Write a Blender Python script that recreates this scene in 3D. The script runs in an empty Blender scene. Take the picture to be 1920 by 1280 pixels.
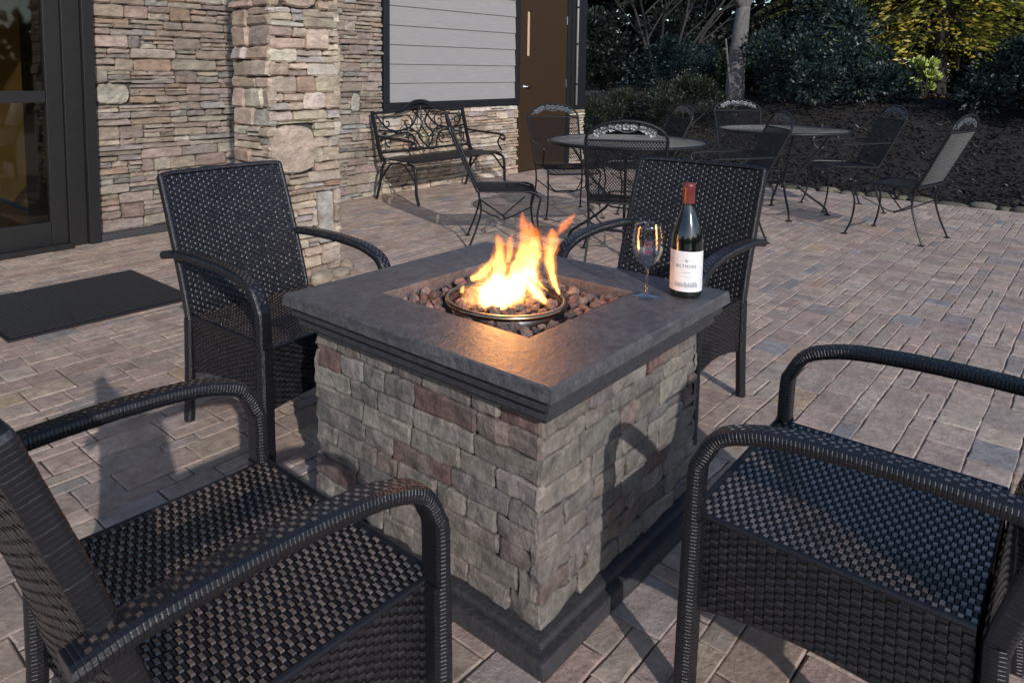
import bpy, bmesh, math, random
import numpy as np
from mathutils import Vector, Matrix, noise
R = math.radians
rnd = random.Random(7)
C = bpy.context.scene.collection
sc = bpy.context.scene
PI = math.pi

# ------------------------------------------------------------------ camera, sky, sun, exposure
EYE = Vector((0, 0, 1.15))
PITCH, ROLL, YAW = 0.09268, 0.00355, R(46.5)
FPX, CX, CY = 1367.24, 807.5, 264.9
fwd_h = Vector((math.sin(YAW), math.cos(YAW), 0)); right_h = Vector((math.cos(YAW), -math.sin(YAW), 0)); upz = Vector((0, 0, 1))
c_, s_ = math.cos(PITCH), math.sin(PITCH)
F_ = fwd_h * c_ - upz * s_
U_ = fwd_h * s_ + upz * c_
cr, sr = math.cos(ROLL), math.sin(ROLL)
Rt = right_h * cr + U_ * sr
Up = -right_h * sr + U_ * cr
cam_d = bpy.data.cameras.new('camera'); cam = bpy.data.objects.new('camera', cam_d); C.objects.link(cam)
M = Matrix((Rt, Up, -F_)).transposed().to_4x4(); M.translation = EYE
cam.matrix_world = M
cam_d.sensor_width = 36; cam_d.lens = FPX / 1920 * 36
cam_d.shift_x = (960 - CX) / 1920; cam_d.shift_y = -(640 - CY) / 1920
cam_d.clip_end = 500
sc.camera = cam

def project(p):
    d = Vector(p) - EYE
    z = d.dot(F_)
    if z < 0.05: return None
    return CX + FPX * d.dot(Rt) / z, CY - FPX * d.dot(Up) / z, z

SUN_DIR = Vector((0.50, 0.866, 0)).normalized()
SUN_EL = R(25)
travel = (SUN_DIR * math.cos(SUN_EL) - upz * math.sin(SUN_EL)).normalized()
w = bpy.data.worlds.new('World'); sc.world = w; w.use_nodes = True
nt = w.node_tree; bg = nt.nodes['Background']
sky = nt.nodes.new('ShaderNodeTexSky'); sky.sky_type = 'NISHITA'; sky.sun_disc = False
sky.sun_elevation = SUN_EL
sky.sun_rotation = math.atan2(-SUN_DIR.x, -SUN_DIR.y)
sky.air_density = 1.0; sky.dust_density = 0.6; sky.ozone_density = 2.0
nt.links.new(sky.outputs[0], bg.inputs[0]); bg.inputs[1].default_value = 0.13
sun_d = bpy.data.lights.new('sun', 'SUN'); sun_d.energy = 2.3; sun_d.angle = R(0.7); sun_d.color = (1.0, 0.965, 0.945)
sun = bpy.data.objects.new('sun', sun_d); C.objects.link(sun)
sun.rotation_euler = travel.to_track_quat('-Z', 'Y').to_euler()
sun.location = (-5, -8, 6)
sc.view_settings.view_transform = 'Standard'; sc.view_settings.look = 'None'
sc.view_settings.exposure = 0.42; sc.view_settings.gamma = 1; sc.view_settings.use_curve_mapping = False
sc.cycles.max_bounces = 12; sc.cycles.transparent_max_bounces = 24; sc.cycles.transmission_bounces = 14

# ------------------------------------------------------------------ helpers
class MB:
    def __init__(s): s.v = []; s.f = []; s.c = []; s.m = []
    def add(s, vs, fs, col=(1, 1, 1), mi=0):
        b = len(s.v); s.v += [tuple(p) for p in vs]; s.c += [tuple(col)] * len(vs)
        s.f += [tuple(i + b for i in f) for f in fs]; s.m += [mi] * len(fs)
    def build(s, name, mats, parent=None, smooth=False, kind=None, loc=None):
        me = bpy.data.meshes.new(name)
        me.from_pydata(s.v, [], s.f)
        if not isinstance(mats, (list, tuple)): mats = [mats]
        for m in mats: me.materials.append(m)
        if len(mats) > 1: me.polygons.foreach_set('material_index', s.m)
        if s.v:
            a = me.color_attributes.new('tint', 'FLOAT_COLOR', 'POINT')
            arr = np.ones((len(s.v), 4), dtype=np.float32); arr[:, :3] = np.array(s.c, dtype=np.float32)
            a.data.foreach_set('color', arr.ravel())
        if smooth: me.polygons.foreach_set('use_smooth', [True] * len(s.f))
        me.update()
        o = bpy.data.objects.new(name, me); C.objects.link(o)
        if parent: o.parent = parent
        if loc is not None: o.location = loc
        if kind: o['kind'] = kind
        return o

def tag(o, label=None, cat=None, group=None, kind=None):
    if label: o['label'] = label
    if cat: o['category'] = cat
    if group: o['group'] = group
    if kind: o['kind'] = kind
    return o
def empty(name, loc=(0, 0, 0), rz=0, label=None, cat=None, group=None):
    o = bpy.data.objects.new(name, None); C.objects.link(o); o.location = loc; o.rotation_euler = (0, 0, rz); o.empty_display_size = 0.1
    return tag(o, label, cat, group)
def copy_tree(o, parent=None):
    c = o.copy(); C.objects.link(c)
    if parent: c.parent = parent
    for ch in [x for x in sc.objects if x.parent == o]: copy_tree(ch, c)
    return c

def box(mb, x0, x1, y0, y1, z0, z1, col=(1, 1, 1), b=0.0, mi=0):
    if b <= 0:
        v = [(x0,y0,z0),(x1,y0,z0),(x1,y1,z0),(x0,y1,z0),(x0,y0,z1),(x1,y0,z1),(x1,y1,z1),(x0,y1,z1)]
        f = [(0,3,2,1),(4,5,6,7),(0,1,5,4),(1,2,6,5),(2,3,7,6),(3,0,4,7)]
        mb.add(v, f, col, mi); return
    bm = bmesh.new(); bmesh.ops.create_cube(bm, size=1)
    for v in bm.verts: v.co = Vector(((x0+x1)/2 + v.co.x*(x1-x0), (y0+y1)/2 + v.co.y*(y1-y0), (z0+z1)/2 + v.co.z*(z1-z0)))
    bmesh.ops.bevel(bm, geom=bm.edges[:], offset=b, segments=2, profile=.6, affect='EDGES')
    bm.verts.ensure_lookup_table()
    mb.add([v.co.copy() for v in bm.verts], [[v.index for v in f.verts] for f in bm.faces], col, mi); bm.free()

def smooth_path(pts, n=6):
    pts = [Vector(p) for p in pts]; out = []
    P = [pts[0]*2-pts[1]] + pts + [pts[-1]*2-pts[-2]]
    for i in range(1, len(P)-2):
        a, b, c, d = P[i-1], P[i], P[i+1], P[i+2]
        for k in range(n):
            t = k/n
            out.append(0.5*((2*b)+(-a+c)*t+(2*a-5*b+4*c-d)*t*t+(-a+3*b-3*c+d)*t**3))
    out.append(pts[-1]); return out

def sweep(mb, path, prof, col=(1, 1, 1), scale=None, upv=(0, 0, 1), mi=0, caps=True):
    """sweep a closed 2D profile [(a,b)] along a path; a across, b 'up'"""
    n = len(path); k = len(prof); vs = []
    up = Vector(upv); prev = None
    for i, p in enumerate(path):
        p = Vector(p)
        t = (Vector(path[min(i+1, n-1)]) - Vector(path[max(i-1, 0)])).normalized()
        if prev is None:
            u = up - t*up.dot(t)
            if u.length < .05: u = Vector((1, 0, 0)) - t*t.x
        else: u = prev - t*prev.dot(t)
        u.normalize(); prev = u
        r = t.cross(u)
        s = scale[i] if scale is not None else 1
        for a, b in prof: vs.append(p + r*(a*s) + u*(b*s))
    fs = []
    for i in range(n-1):
        for j in range(k):
            fs.append((i*k+j, (i+1)*k+j, (i+1)*k+(j+1) % k, i*k+(j+1) % k))
    if caps: fs.append(tuple(range(k))); fs.append(tuple((n-1)*k+j for j in range(k-1, -1, -1)))
    mb.add(vs, fs, col, mi)
def circ(r, n=8): return [(r*math.cos(2*PI*i/n), r*math.sin(2*PI*i/n)) for i in range(n)]
def tube(mb, path, r, n=7, col=(1, 1, 1), scale=None, mi=0, upv=(0, 0, 1)): sweep(mb, path, circ(r, n), col, scale, upv=upv, mi=mi)
def lathe(mb, prof, n=32, cx=0, cy=0, cz=0, col=(1, 1, 1), mi=0, close=False):
    vs = []; k = len(prof)
    for i in range(n):
        a = 2*PI*i/n
        for r, z in prof: vs.append((cx+r*math.cos(a), cy+r*math.sin(a), cz+z))
    fs = []
    for i in range(n):
        for j in range(k if close else k-1):
            j2 = (j+1) % k
            fs.append((i*k+j, ((i+1) % n)*k+j, ((i+1) % n)*k+j2, i*k+j2))
    mb.add(vs, fs, col, mi)

# ------------------------------------------------------------------ materials
def mat(name, col=(.5, .5, .5), rough=.6, metal=0, tint=False, noise_amt=.25, nscale=20, bump=.0, bscale=60, coat=0, spec=.5, stretch=None, col2=None, rvar=0, c2f=1.0):
    m = bpy.data.materials.new(name); m.use_nodes = True; n = m.node_tree; L = n.links
    b = n.nodes['Principled BSDF']
    b.inputs['Roughness'].default_value = rough; b.inputs['Metallic'].default_value = metal
    b.inputs['Specular IOR Level'].default_value = spec
    if coat: b.inputs['Coat Weight'].default_value = coat; b.inputs['Coat Roughness'].default_value = .15
    tc = n.nodes.new('ShaderNodeTexCoord'); mp = n.nodes.new('ShaderNodeMapping'); L.new(tc.outputs['Object'], mp.inputs[0])
    if stretch: mp.inputs['Scale'].default_value = stretch
    nz = n.nodes.new('ShaderNodeTexNoise'); nz.inputs['Scale'].default_value = nscale; nz.inputs['Detail'].default_value = 6; nz.inputs['Roughness'].default_value = .65
    L.new(mp.outputs[0], nz.inputs['Vector'])
    rp = n.nodes.new('ShaderNodeMapRange'); rp.inputs[1].default_value = .3; rp.inputs[2].default_value = .7
    rp.inputs[3].default_value = 1-noise_amt; rp.inputs[4].default_value = 1+noise_amt
    L.new(nz.outputs['Fac'], rp.inputs[0])
    mx = n.nodes.new('ShaderNodeMix'); mx.data_type = 'RGBA'; mx.blend_type = 'MULTIPLY'; mx.inputs[0].default_value = 1
    if tint:
        at = n.nodes.new('ShaderNodeAttribute'); at.attribute_name = 'tint'
        src = at.outputs['Color']
        if col is not None:
            m2 = n.nodes.new('ShaderNodeMix'); m2.data_type = 'RGBA'; m2.blend_type = 'MULTIPLY'; m2.inputs[0].default_value = 1
            L.new(src, m2.inputs[6]); m2.inputs[7].default_value = (*col, 1); src = m2.outputs[2]
    else:
        rg = n.nodes.new('ShaderNodeRGB'); rg.outputs[0].default_value = (*col, 1); src = rg.outputs[0]
    if col2 is not None:
        nz2 = n.nodes.new('ShaderNodeTexNoise'); nz2.inputs['Scale'].default_value = nscale*.25; nz2.inputs['Detail'].default_value = 4
        L.new(mp.outputs[0], nz2.inputs['Vector'])
        r2 = n.nodes.new('ShaderNodeMapRange'); r2.inputs[1].default_value = .45; r2.inputs[2].default_value = .65; r2.inputs[4].default_value = c2f; L.new(nz2.outputs['Fac'], r2.inputs[0])
        m3 = n.nodes.new('ShaderNodeMix'); m3.data_type = 'RGBA'; L.new(r2.outputs[0], m3.inputs[0]); L.new(src, m3.inputs[6]); m3.inputs[7].default_value = (*col2, 1); src = m3.outputs[2]
    L.new(src, mx.inputs[6]); L.new(rp.outputs[0], mx.inputs[7]); L.new(mx.outputs[2], b.inputs['Base Color'])
    if rvar:
        rr = n.nodes.new('ShaderNodeMapRange'); rr.inputs[3].default_value = rough-rvar; rr.inputs[4].default_value = rough+rvar
        L.new(nz.outputs['Fac'], rr.inputs[0]); L.new(rr.outputs[0], b.inputs['Roughness'])
    if bump:
        nb = n.nodes.new('ShaderNodeTexNoise'); nb.inputs['Scale'].default_value = bscale; nb.inputs['Detail'].default_value = 8; nb.inputs['Roughness'].default_value = .7
        L.new(mp.outputs[0], nb.inputs['Vector'])
        bp = n.nodes.new('ShaderNodeBump'); bp.inputs['Strength'].default_value = bump; bp.inputs['Distance'].default_value = .01
        L.new(nb.outputs['Fac'], bp.inputs['Height']); L.new(bp.outputs[0], b.inputs['Normal'])
    return m

M_paver = mat('paver', (1.2, 1.14, 1.08), .62, tint=True, noise_amt=.36, nscale=30, col2=(.20, .155, .13), c2f=.42, bump=.55, bscale=70, rvar=.15)
M_sand = mat('joint_sand', (.055, .047, .042), .95, noise_amt=.3, nscale=90, bump=.4, bscale=200)
M_stone = mat('ledge_stone', (1.12, 1.08, 1.03), .85, tint=True, noise_amt=.42, nscale=18, col2=(.20, .14, .10), c2f=.45, bump=.9, bscale=45, stretch=(1, 1, 2.2))
M_pitstone = mat('pit_stone', (.97, .93, .93), .8, tint=True, noise_amt=.45, nscale=36, col2=(.14, .125, .11), c2f=.6, bump=.9, bscale=55)
M_mortar = mat('mortar', (.06, .055, .05), .95, noise_amt=.3, nscale=60, bump=.5, bscale=100)
M_slab = mat('charcoal_slab', (.088, .084, .090), .40, noise_amt=.32, nscale=42, bump=.75, bscale=62, rvar=.13, col2=(.12, .115, .12), c2f=.7)
M_mould = mat('charcoal_moulding', (.045, .043, .047), .55, noise_amt=.35, nscale=50, bump=.6, bscale=90)
M_lava = mat('lava_rock', None, .9, tint=True, noise_amt=.45, nscale=90, bump=1.0, bscale=160)
M_ring = mat('bronze_ring', (.55, .36, .22), .22, metal=1, noise_amt=.15, nscale=40)
M_wick = mat('wicker_dark', (.0085, .0085, .011), .27, tint=True, noise_amt=.3, nscale=120, bump=.25, bscale=300, spec=.6)
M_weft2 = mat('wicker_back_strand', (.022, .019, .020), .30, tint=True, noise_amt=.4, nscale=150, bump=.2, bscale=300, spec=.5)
M_weft = mat('wicker_strand_sheen', (.125, .085, .062), .22, tint=True, noise_amt=.4, nscale=150, bump=.2, bscale=300, spec=1.0, coat=1.0)  # brown strand, base colour lightened to stand in for sky sheen on seats
M_iron = mat('black_iron', (.012, .012, .014), .38, noise_amt=.2, nscale=80, bump=.15, bscale=200, spec=.35)
M_crest = mat('crest_iron_sheen', (.075, .08, .09), .26, noise_amt=.5, nscale=90, bump=.2, bscale=200, spec=.8)  # lighter base colour paints the silver gleam of the lit crests
M_frame = mat('bronze_frame', (.014, .013, .013), .45, noise_amt=.2, nscale=30)
M_trim = mat('black_trim', (.012, .012, .014), .5, noise_amt=.15, nscale=30)
M_siding = mat('siding', (.30, .285, .275), .7, noise_amt=.08, nscale=18, bump=.15, bscale=120, stretch=(.3, 1, 3))
M_door = mat('brown_door', (.040, .020, .008), .5, noise_amt=.15, nscale=25, bump=.05, bscale=200)
M_steel = mat('steel', (.55, .55, .57), .25, metal=1, noise_amt=.05)
M_mat = mat('rubber_mat', (.015, .015, .018), .42, noise_amt=.3, nscale=150, bump=.3, bscale=300)
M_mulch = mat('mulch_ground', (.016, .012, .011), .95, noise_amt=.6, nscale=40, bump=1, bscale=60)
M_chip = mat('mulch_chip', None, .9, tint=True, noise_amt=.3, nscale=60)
M_bark = mat('bark', (.13, .12, .115), .9, noise_amt=.45, nscale=14, bump=1, bscale=30, stretch=(2, 2, .6))
M_dbark = mat('dark_bark', (.03, .026, .022), .9, noise_amt=.4, nscale=20, bump=.8, bscale=40)
M_leaf = mat('leaves', None, .45, tint=True, noise_amt=.2, nscale=10, spec=.35)
M_lawn = mat('ground_cover', (.012, .014, .010), .95, noise_amt=.5, nscale=6)
M_river = mat('river_stone', None, .75, tint=True, noise_amt=.3, nscale=25, bump=.5, bscale=50)
M_room = mat('room_wall', (.58, .38, .13), .7, noise_amt=.1, nscale=4)
M_roomf = mat('room_floor', (.10, .055, .02), .35, noise_amt=.3, nscale=5)
M_label = mat('paper_label', (.82, .80, .78), .6, noise_amt=.02)
M_ink = mat('label_ink', (.10, .10, .11), .7, noise_amt=.1)
M_inkl = mat('label_ink_light', (.42, .42, .45), .7, noise_amt=.2, nscale=400)
M_caps = mat('capsule', (.16, .030, .030), .35, noise_amt=.1, nscale=50, spec=.6)
M_emb = mat('glass_print', (.25, .02, .07), .5, noise_amt=.1)
M_soffit = mat('canopy_soffit', (.10, .085, .07), .7, noise_amt=.1, nscale=10)
M_pale = mat('lit_glazing_paint', (.55, .42, .28), .4, noise_amt=.05)  # opaque pale colour stands in for light on the narrow door glass

def pane_mat(name, tcol, ior):
    m = bpy.data.materials.new(name); m.use_nodes = True; n = m.node_tree; L = n.links; n.nodes.clear()
    o = n.nodes.new('ShaderNodeOutputMaterial'); t = n.nodes.new('ShaderNodeBsdfTransparent'); g = n.nodes.new('ShaderNodeBsdfGlossy')
    t.inputs[0].default_value = (*tcol, 1); g.inputs['Roughness'].default_value = .03
    lw = n.nodes.new('ShaderNodeLayerWeight'); lw.inputs[0].default_value = .5
    pw = n.nodes.new('ShaderNodeMath'); pw.operation = 'POWER'; L.new(lw.outputs['Facing'], pw.inputs[0]); pw.inputs[1].default_value = 2.3
    fr = n.nodes.new('ShaderNodeMath'); fr.operation = 'MULTIPLY_ADD'; L.new(pw.outputs[0], fr.inputs[0]); fr.inputs[1].default_value = .8; fr.inputs[2].default_value = ior; mx = n.nodes.new('ShaderNodeMixShader')
    L.new(fr.outputs[0], mx.inputs[0]); L.new(t.outputs[0], mx.inputs[1]); L.new(g.outputs[0], mx.inputs[2]); L.new(mx.outputs[0], o.inputs[0])
    return m
def glass_mat(name, col=(1, 1, 1), rough=0.0, ior=1.45):
    m = bpy.data.materials.new(name); m.use_nodes = True
    b = m.node_tree.nodes['Principled BSDF']; b.inputs['Base Color'].default_value = (*col, 1)
    b.inputs['Transmission Weight'].default_value = 1; b.inputs['Roughness'].default_value = rough; b.inputs['IOR'].default_value = ior
    return m
M_glass = pane_mat('clear_glass', (.985, .988, .99), .09)
M_bottle = mat('bottle_glass', (.004, .006, .005), .06, noise_amt=.05, spec=.9, coat=.5)
M_pane = pane_mat('window_pane', (.6, .6, .56), .05)

# ------------------------------------------------------------------ stone pieces
def stone(mb, o, U, V, N, w_, h_, prot, col, nu=4, nv=3, jit=.004, rough=.006, rounding=0.0, back=.02, emax=.012):
    """one rough stone lying on the plane (o,U,V) facing N"""
    o, U, V, N = Vector(o), Vector(U), Vector(V), Vector(N)
    sd = rnd.random()*50; vs = []
    edge = min(emax, min(w_, h_)*.22)
    tu, tv = rnd.uniform(-.25, .25)*prot, rnd.uniform(-.25, .25)*prot
    for j in range(nv+1):
        for i in range(nu+1):
            a, b = i/nu, j/nv
            # push interior columns towards the rim so that the rim bevel is narrow
            if i == 1: a = edge/w_
            if i == nu-1: a = 1-edge/w_
            if j == 1: b = edge/h_*.9
            if j == nv-1: b = 1-edge/h_*.9
            x, y = a*2-1, b*2-1
            if rounding > 0:
                rr = math.sqrt(max(0, 1-.5*y*y)); r2 = math.sqrt(max(0, 1-.5*x*x))
                x2, y2 = x*rr, y*r2
                x = x*(1-rounding)+x2*rounding; y = y*(1-rounding)+y2*rounding
            rim = i in (0, nu) or j in (0, nv)
            corner = i in (0, nu) and j in (0, nv)
            px, py = (x+1)/2*w_, (y+1)/2*h_
            if rim: px += rnd.uniform(-jit, jit); py += rnd.uniform(-jit, jit)
            if corner: px += (-1 if i else 1)*jit; py += (-1 if j else 1)*jit
            q = noise.noise(Vector((px*22+sd, py*22, sd)))*rough + noise.noise(Vector((px*60+sd, py*60, sd)))*rough*.4
            d = prot*(.45 if rim else 1.0) + q + tu*(x)+tv*(y)
            vs.append(o+U*px+V*py+N*d)
    nn = len(vs); k = nu+1
    fs = [(j*k+i, j*k+i+1, (j+1)*k+i+1, (j+1)*k+i) for j in range(nv) for i in range(nu)]
    ring = [i for i in range(k)] + [j*k+nu for j in range(1, nv+1)] + [nv*k+i for i in range(nu-1, -1, -1)] + [j*k for j in range(nv-1, 0, -1)]
    for r_ in ring:
        p = vs[r_]; d = (p-o).dot(N); vs.append(p - N*(d+back))
    m_ = len(ring)
    for i in range(m_):
        j = (i+1) % m_
        fs.append((ring[j], ring[i], nn+i, nn+j))
    mb.add(vs, fs, col)

def jitter(c, a=.15, h=.04):
    s = 1+rnd.uniform(-a, a)
    return tuple(max(.01, min(.9, x*s*(1+rnd.uniform(-h, h)))) for x in c)

def ledge_layout(W, H, hmin=.045, hmax=.105, wmin=.09, wmax=.34, split=.5, seed=1, gap=.0025):
    r = random.Random(seed); out = []; z = 0
    while z < H-.01:
        hh = min(r.uniform(hmin, hmax), H-z)
        if H-z-hh < .025: hh = H-z
        x = 0
        while x < W-.005:
            ww = r.uniform(wmin, wmax)
            if W-x-ww < wmin*.6: ww = W-x
            q = r.random()
            if q < split and hh > .05:
                n = 2 if hh < .085 else r.choice([2, 3])
                cuts = [0]+sorted((i+r.uniform(-.18, .18))/n for i in range(1, n))+[1]
                for a, b in zip(cuts, cuts[1:]):
                    if r.random() < .45 and ww > .2:
                        s = r.uniform(.35, .65)
                        out.append((x, z+a*hh, ww*s-gap, (b-a)*hh-gap)); out.append((x+ww*s, z+a*hh, ww*(1-s)-gap, (b-a)*hh-gap))
                    else: out.append((x, z+a*hh, ww-gap, (b-a)*hh-gap))
            else:
                w2 = ww if hh < .085 or ww < .2 else ww*.75
                if W-x-w2 < wmin*.6: w2 = W-x
                ww = w2
                out.append((x, z, ww-gap, hh-gap))
            x += ww
        z += hh
    return out

def carve(L, specials):
    for s in specials:
        out = []
        for (x, z, w_, h_) in L:
            sx0, sz0, sx1, sz1 = s[0]-.003, s[1]-.003, s[0]+s[2]+.001, s[1]+s[3]+.001
            if x+w_ <= sx0 or x >= sx1 or z+h_ <= sz0 or z >= sz1: out.append((x, z, w_, h_)); continue
            zl, zh = max(z, sz0), min(z+h_, sz1)
            if z < sz0-.014: out.append((x, z, w_, sz0-z-.003))
            if z+h_ > sz1+.014: out.append((x, sz1+.003, w_, z+h_-sz1-.003))
            if zh-zl > .012:
                if x < sx0-.02: out.append((x, zl, sx0-x-.003, zh-zl))
                if x+w_ > sx1+.02: out.append((sx1+.003, zl, x+w_-sx1-.003, zh-zl))
        L = out
    return L

def sizes_then_split(pieces, key, parent, name, material, mbstuff_name, limit=296, build=None):
    pieces = sorted(pieces, key=key, reverse=True)
    for p in pieces[:limit]:
        mb = MB(); build(mb, p); mb.build(name, material, parent)
    rest = pieces[limit:]
    if rest:
        mb = MB()
        for p in rest: build(mb, p)
        mb.build(mbstuff_name, material, parent, kind='stuff')

def vis_key(center, area):
    q = project(center)
    if not q: return -1
    x, y, z = q
    inside = -60 < x < 1980 and -60 < y < 1340
    return area/z/z*(1 if inside else .0001)

# ------------------------------------------------------------------ ground, patio of pavers
WALL_Y = 5.04; EDGE_X = 7.85
def terr(x, y):
    t = min(max((x-EDGE_X)/3.3, 0), 1)
    z = .85*t*t*(3-2*t)
    if t > 0: z += .04*noise.noise(Vector((x*1.3, y*1.3, 0)))*min(1, t*3)
    return z
mb = MB(); box(mb, -400, 400, -400, 400, -.35, -.30); o = mb.build('ground', M_lawn); o['kind'] = 'structure'
mb = MB(); box(mb, -4.0, EDGE_X, -5.0, 5.3, -.25, -.0035); patio = mb.build('patio', M_sand); patio['kind'] = 'structure'
PAL = [((.39, .305, .25), 5), ((.37, .29, .245), 5), ((.36, .275, .235), 4), ((.41, .33, .275), 3), ((.34, .275, .24), 3), ((.30, .26, .245), 1.2), ((.25, .235, .235), .5), ((.39, .29, .205), .8), ((.36, .265, .225), 2)]
def pick(pal, r=rnd):
    t = r.uniform(0, sum(w for _, w in pal))
    for c, w in pal:
        t -= w
        if t <= 0: return c
    return pal[0][0]
tiles = []
u = .057
r = random.Random(21)
x_lo, x_hi = -3.4, EDGE_X-.03
y = -4.8
SIZES = [((2, 2), 6), ((3, 2), 8), ((4, 2), 3), ((3, 3), 1.5), ((4, 3), .6), ((3, 1), 2.2), ((4, 1), 2.0), ((2, 1), 1.0), ((1, 2), .5), ((2, 3), .8)]
while y < 5.24:
    nb = r.choice([4, 5, 7, 8]); ncol = int((x_hi-x_lo)/u)+2
    grid = [[0]*ncol for _ in range(nb)]
    for cx_ in range(ncol):
        for ry in range(nb):
            if grid[ry][cx_]: continue
            for _try in range(12):
                t_ = r.uniform(0, sum(q[1] for q in SIZES))
                for (sw_, sh_), wt in SIZES:
                    t_ -= wt
                    if t_ <= 0: break
                if _try == 11: sw_, sh_ = 1, 1
                if ry+sh_ > nb or cx_+sw_ > ncol: continue
                if any(grid[ry+b_][cx_+a_] for a_ in range(sw_) for b_ in range(sh_)): continue
                # no narrow one-cell leftovers
                if _try < 8 and ry+sh_ == nb-1 and sh_ > 1: continue
                break
            for a_ in range(sw_):
                for b_ in range(sh_): grid[ry+b_][cx_+a_] = 1
            tiles.append((x_lo+cx_*u, y+ry*u, sw_*u, sh_*u))
    y += nb*u
tiles = [(a, b, min(w_, x_hi-a), h_) for a, b, w_, h_ in tiles if x_hi-a > .03 and b+h_ < 5.27]
PITX, PITY = 1.467, 1.114
def in_pit(t):
    return PITX-.37 < t[0] and t[0]+t[2] < PITX+.37 and PITY-.37 < t[1] and t[1]+t[3] < PITY+.37
tiles = [t for t in tiles if not in_pit(t)]
def tile_build(mb, t):
    x, y, w_, h_ = t
    g = rnd.uniform(.0012, .0024); x0, x1, y0, y1 = x+g, x+w_-g, y+g, y+h_-g
    col = jitter(pick(PAL), .13, .03)
    z = rnd.uniform(-.0006, .0009); tx, ty = rnd.uniform(-.0008, .0008), rnd.uniform(-.0008, .0008)
    bev = min(.0035, h_*.07)
    nx = 3 if w_ > .15 else 2; ny = 2
    pts = [(x0+(x1-x0)*i/nx, y0) for i in range(nx)]+[(x1, y0+(y1-y0)*j/ny) for j in range(ny)]+[(x1-(x1-x0)*i/nx, y1) for i in range(nx)]+[(x0, y1-(y1-y0)*j/ny) for j in range(ny)]
    cx, cy = (x0+x1)/2, (y0+y1)/2
    out = []; inn = []; bot = []
    for px, py in pts:
        jx, jy = rnd.uniform(-.0022, .0022), rnd.uniform(-.0022, .0022)
        px2, py2 = px+jx, py+jy
        out.append((px2, py2, z-.0018)); bot.append((px2, py2, -.03))
        dx = max(-1, min(1, (cx-px)/(bev*1.2)))*bev*rnd.uniform(.7, 1.35); dy = max(-1, min(1, (cy-py)/(bev*1.2)))*bev*rnd.uniform(.7, 1.35)
        ix, iy = px2+dx, py2+dy
        inn.append((ix, iy, z+tx*(ix-cx)/w_*2+ty*(iy-cy)/h_*2))
    k = len(pts)
    fs = [tuple(2*k+i for i in range(k))]
    for i in range(k):
        j = (i+1) % k
        fs.append((i, j, k+j, k+i)); fs.append((k+i, k+j, 2*k+j, 2*k+i))
    mb.add(bot+out+inn, fs, col)
sizes_then_split(tiles, lambda t: vis_key((t[0]+t[2]/2, t[1]+t[3]/2, 0), t[2]*t[3]/((project((t[0]+t[2]/2, t[1]+t[3]/2, 0)) or (0, 0, 9))[2])), patio, 'paver', M_paver, 'paver_field', 296, tile_build)

# ------------------------------------------------------------------ mulch bank
mb = MB(); nx, ny = 60, 70
xs = [EDGE_X+.02+i/nx*(26) if i > 40 else EDGE_X+.02+i/40*5.5 for i in range(41)] + [EDGE_X+.02+5.5+i*2.2 for i in range(1, 12)]
ys = [-14+j*.5 for j in range(75)]
vs = [(x, y, terr(x, y)-.01 if i else -.04) for i, x in enumerate(xs) for y in ys]
k = len(ys)
mb.add(vs, [(i*k+j, (i+1)*k+j, (i+1)*k+j+1, i*k+j+1) for i in range(len(xs)-1) for j in range(k-1)])
o = mb.build('mulch_bank', M_mulch, smooth=True); o['kind'] = 'structure'
mb = MB(); r = random.Random(5)
for i in range(38000):
    x = EDGE_X+.06+5.2*r.random()**1.25; y = r.uniform(-4, 6.5)
    if x < 8.3 and y > 4.9: continue
    z = terr(x, y)
    l, w_ = r.uniform(.008, .032), r.uniform(.004, .010)
    a = r.uniform(0, PI); t = r.uniform(-.6, .6)
    dx, dy = math.cos(a)*l, math.sin(a)*l; ex, ey = -math.sin(a)*w_, math.cos(a)*w_
    q = r.random()
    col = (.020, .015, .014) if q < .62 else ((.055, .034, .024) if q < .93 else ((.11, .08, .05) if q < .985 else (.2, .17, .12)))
    if x > 11.1 and x < 12.8 and 1.4 < y < 3.4 and q > .55: col = (.20, .11, .05)  # sunlit patch on the ridge painted into the chip colour
    h0 = r.uniform(.0, .012)
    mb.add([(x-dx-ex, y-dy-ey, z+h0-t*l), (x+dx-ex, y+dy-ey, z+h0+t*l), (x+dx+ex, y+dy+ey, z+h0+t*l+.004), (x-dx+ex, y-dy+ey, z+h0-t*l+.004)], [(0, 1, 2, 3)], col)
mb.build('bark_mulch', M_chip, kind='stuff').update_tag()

# river stone edging
edg = empty('stone_edging', (EDGE_X, 1.5, 0), label='low row of rounded river stones between paver patio and mulch bank', cat='stone edging')
y = -1.6; r = random.Random(9)
def pebble(mb, c, rx, ry, rz, col, seed, n=2):
    bm = bmesh.new(); bmesh.ops.create_icosphere(bm, subdivisions=n, radius=1)
    vs = []
    for v in bm.verts:
        p = v.co.copy(); q = 1+.16*noise.noise(p*1.3+Vector((seed, 0, seed)))+.06*noise.noise(p*4+Vector((0, seed, 0)))
        vs.append((c[0]+p.x*rx*q, c[1]+p.y*ry*q, c[2]+p.z*rz*q))
    mb.add(vs, [[v.index for v in f.verts] for f in bm.faces], col); bm.free()
while y < 4.4:
    L_ = r.uniform(.045, .13); mb = MB()
    pebble(mb, (EDGE_X+.07+r.uniform(-.03, .04)-edg.location.x, y+L_-1.5, -.004), r.uniform(.045, .08), L_*1.0, r.uniform(.025, .055), jitter(r.choice([(.13, .115, .075), (.17, .15, .105), (.10, .09, .06), (.13, .12, .10)])), y*3)
    mb.build('river_stone', M_river, edg, smooth=True); y += L_*1.9

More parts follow.
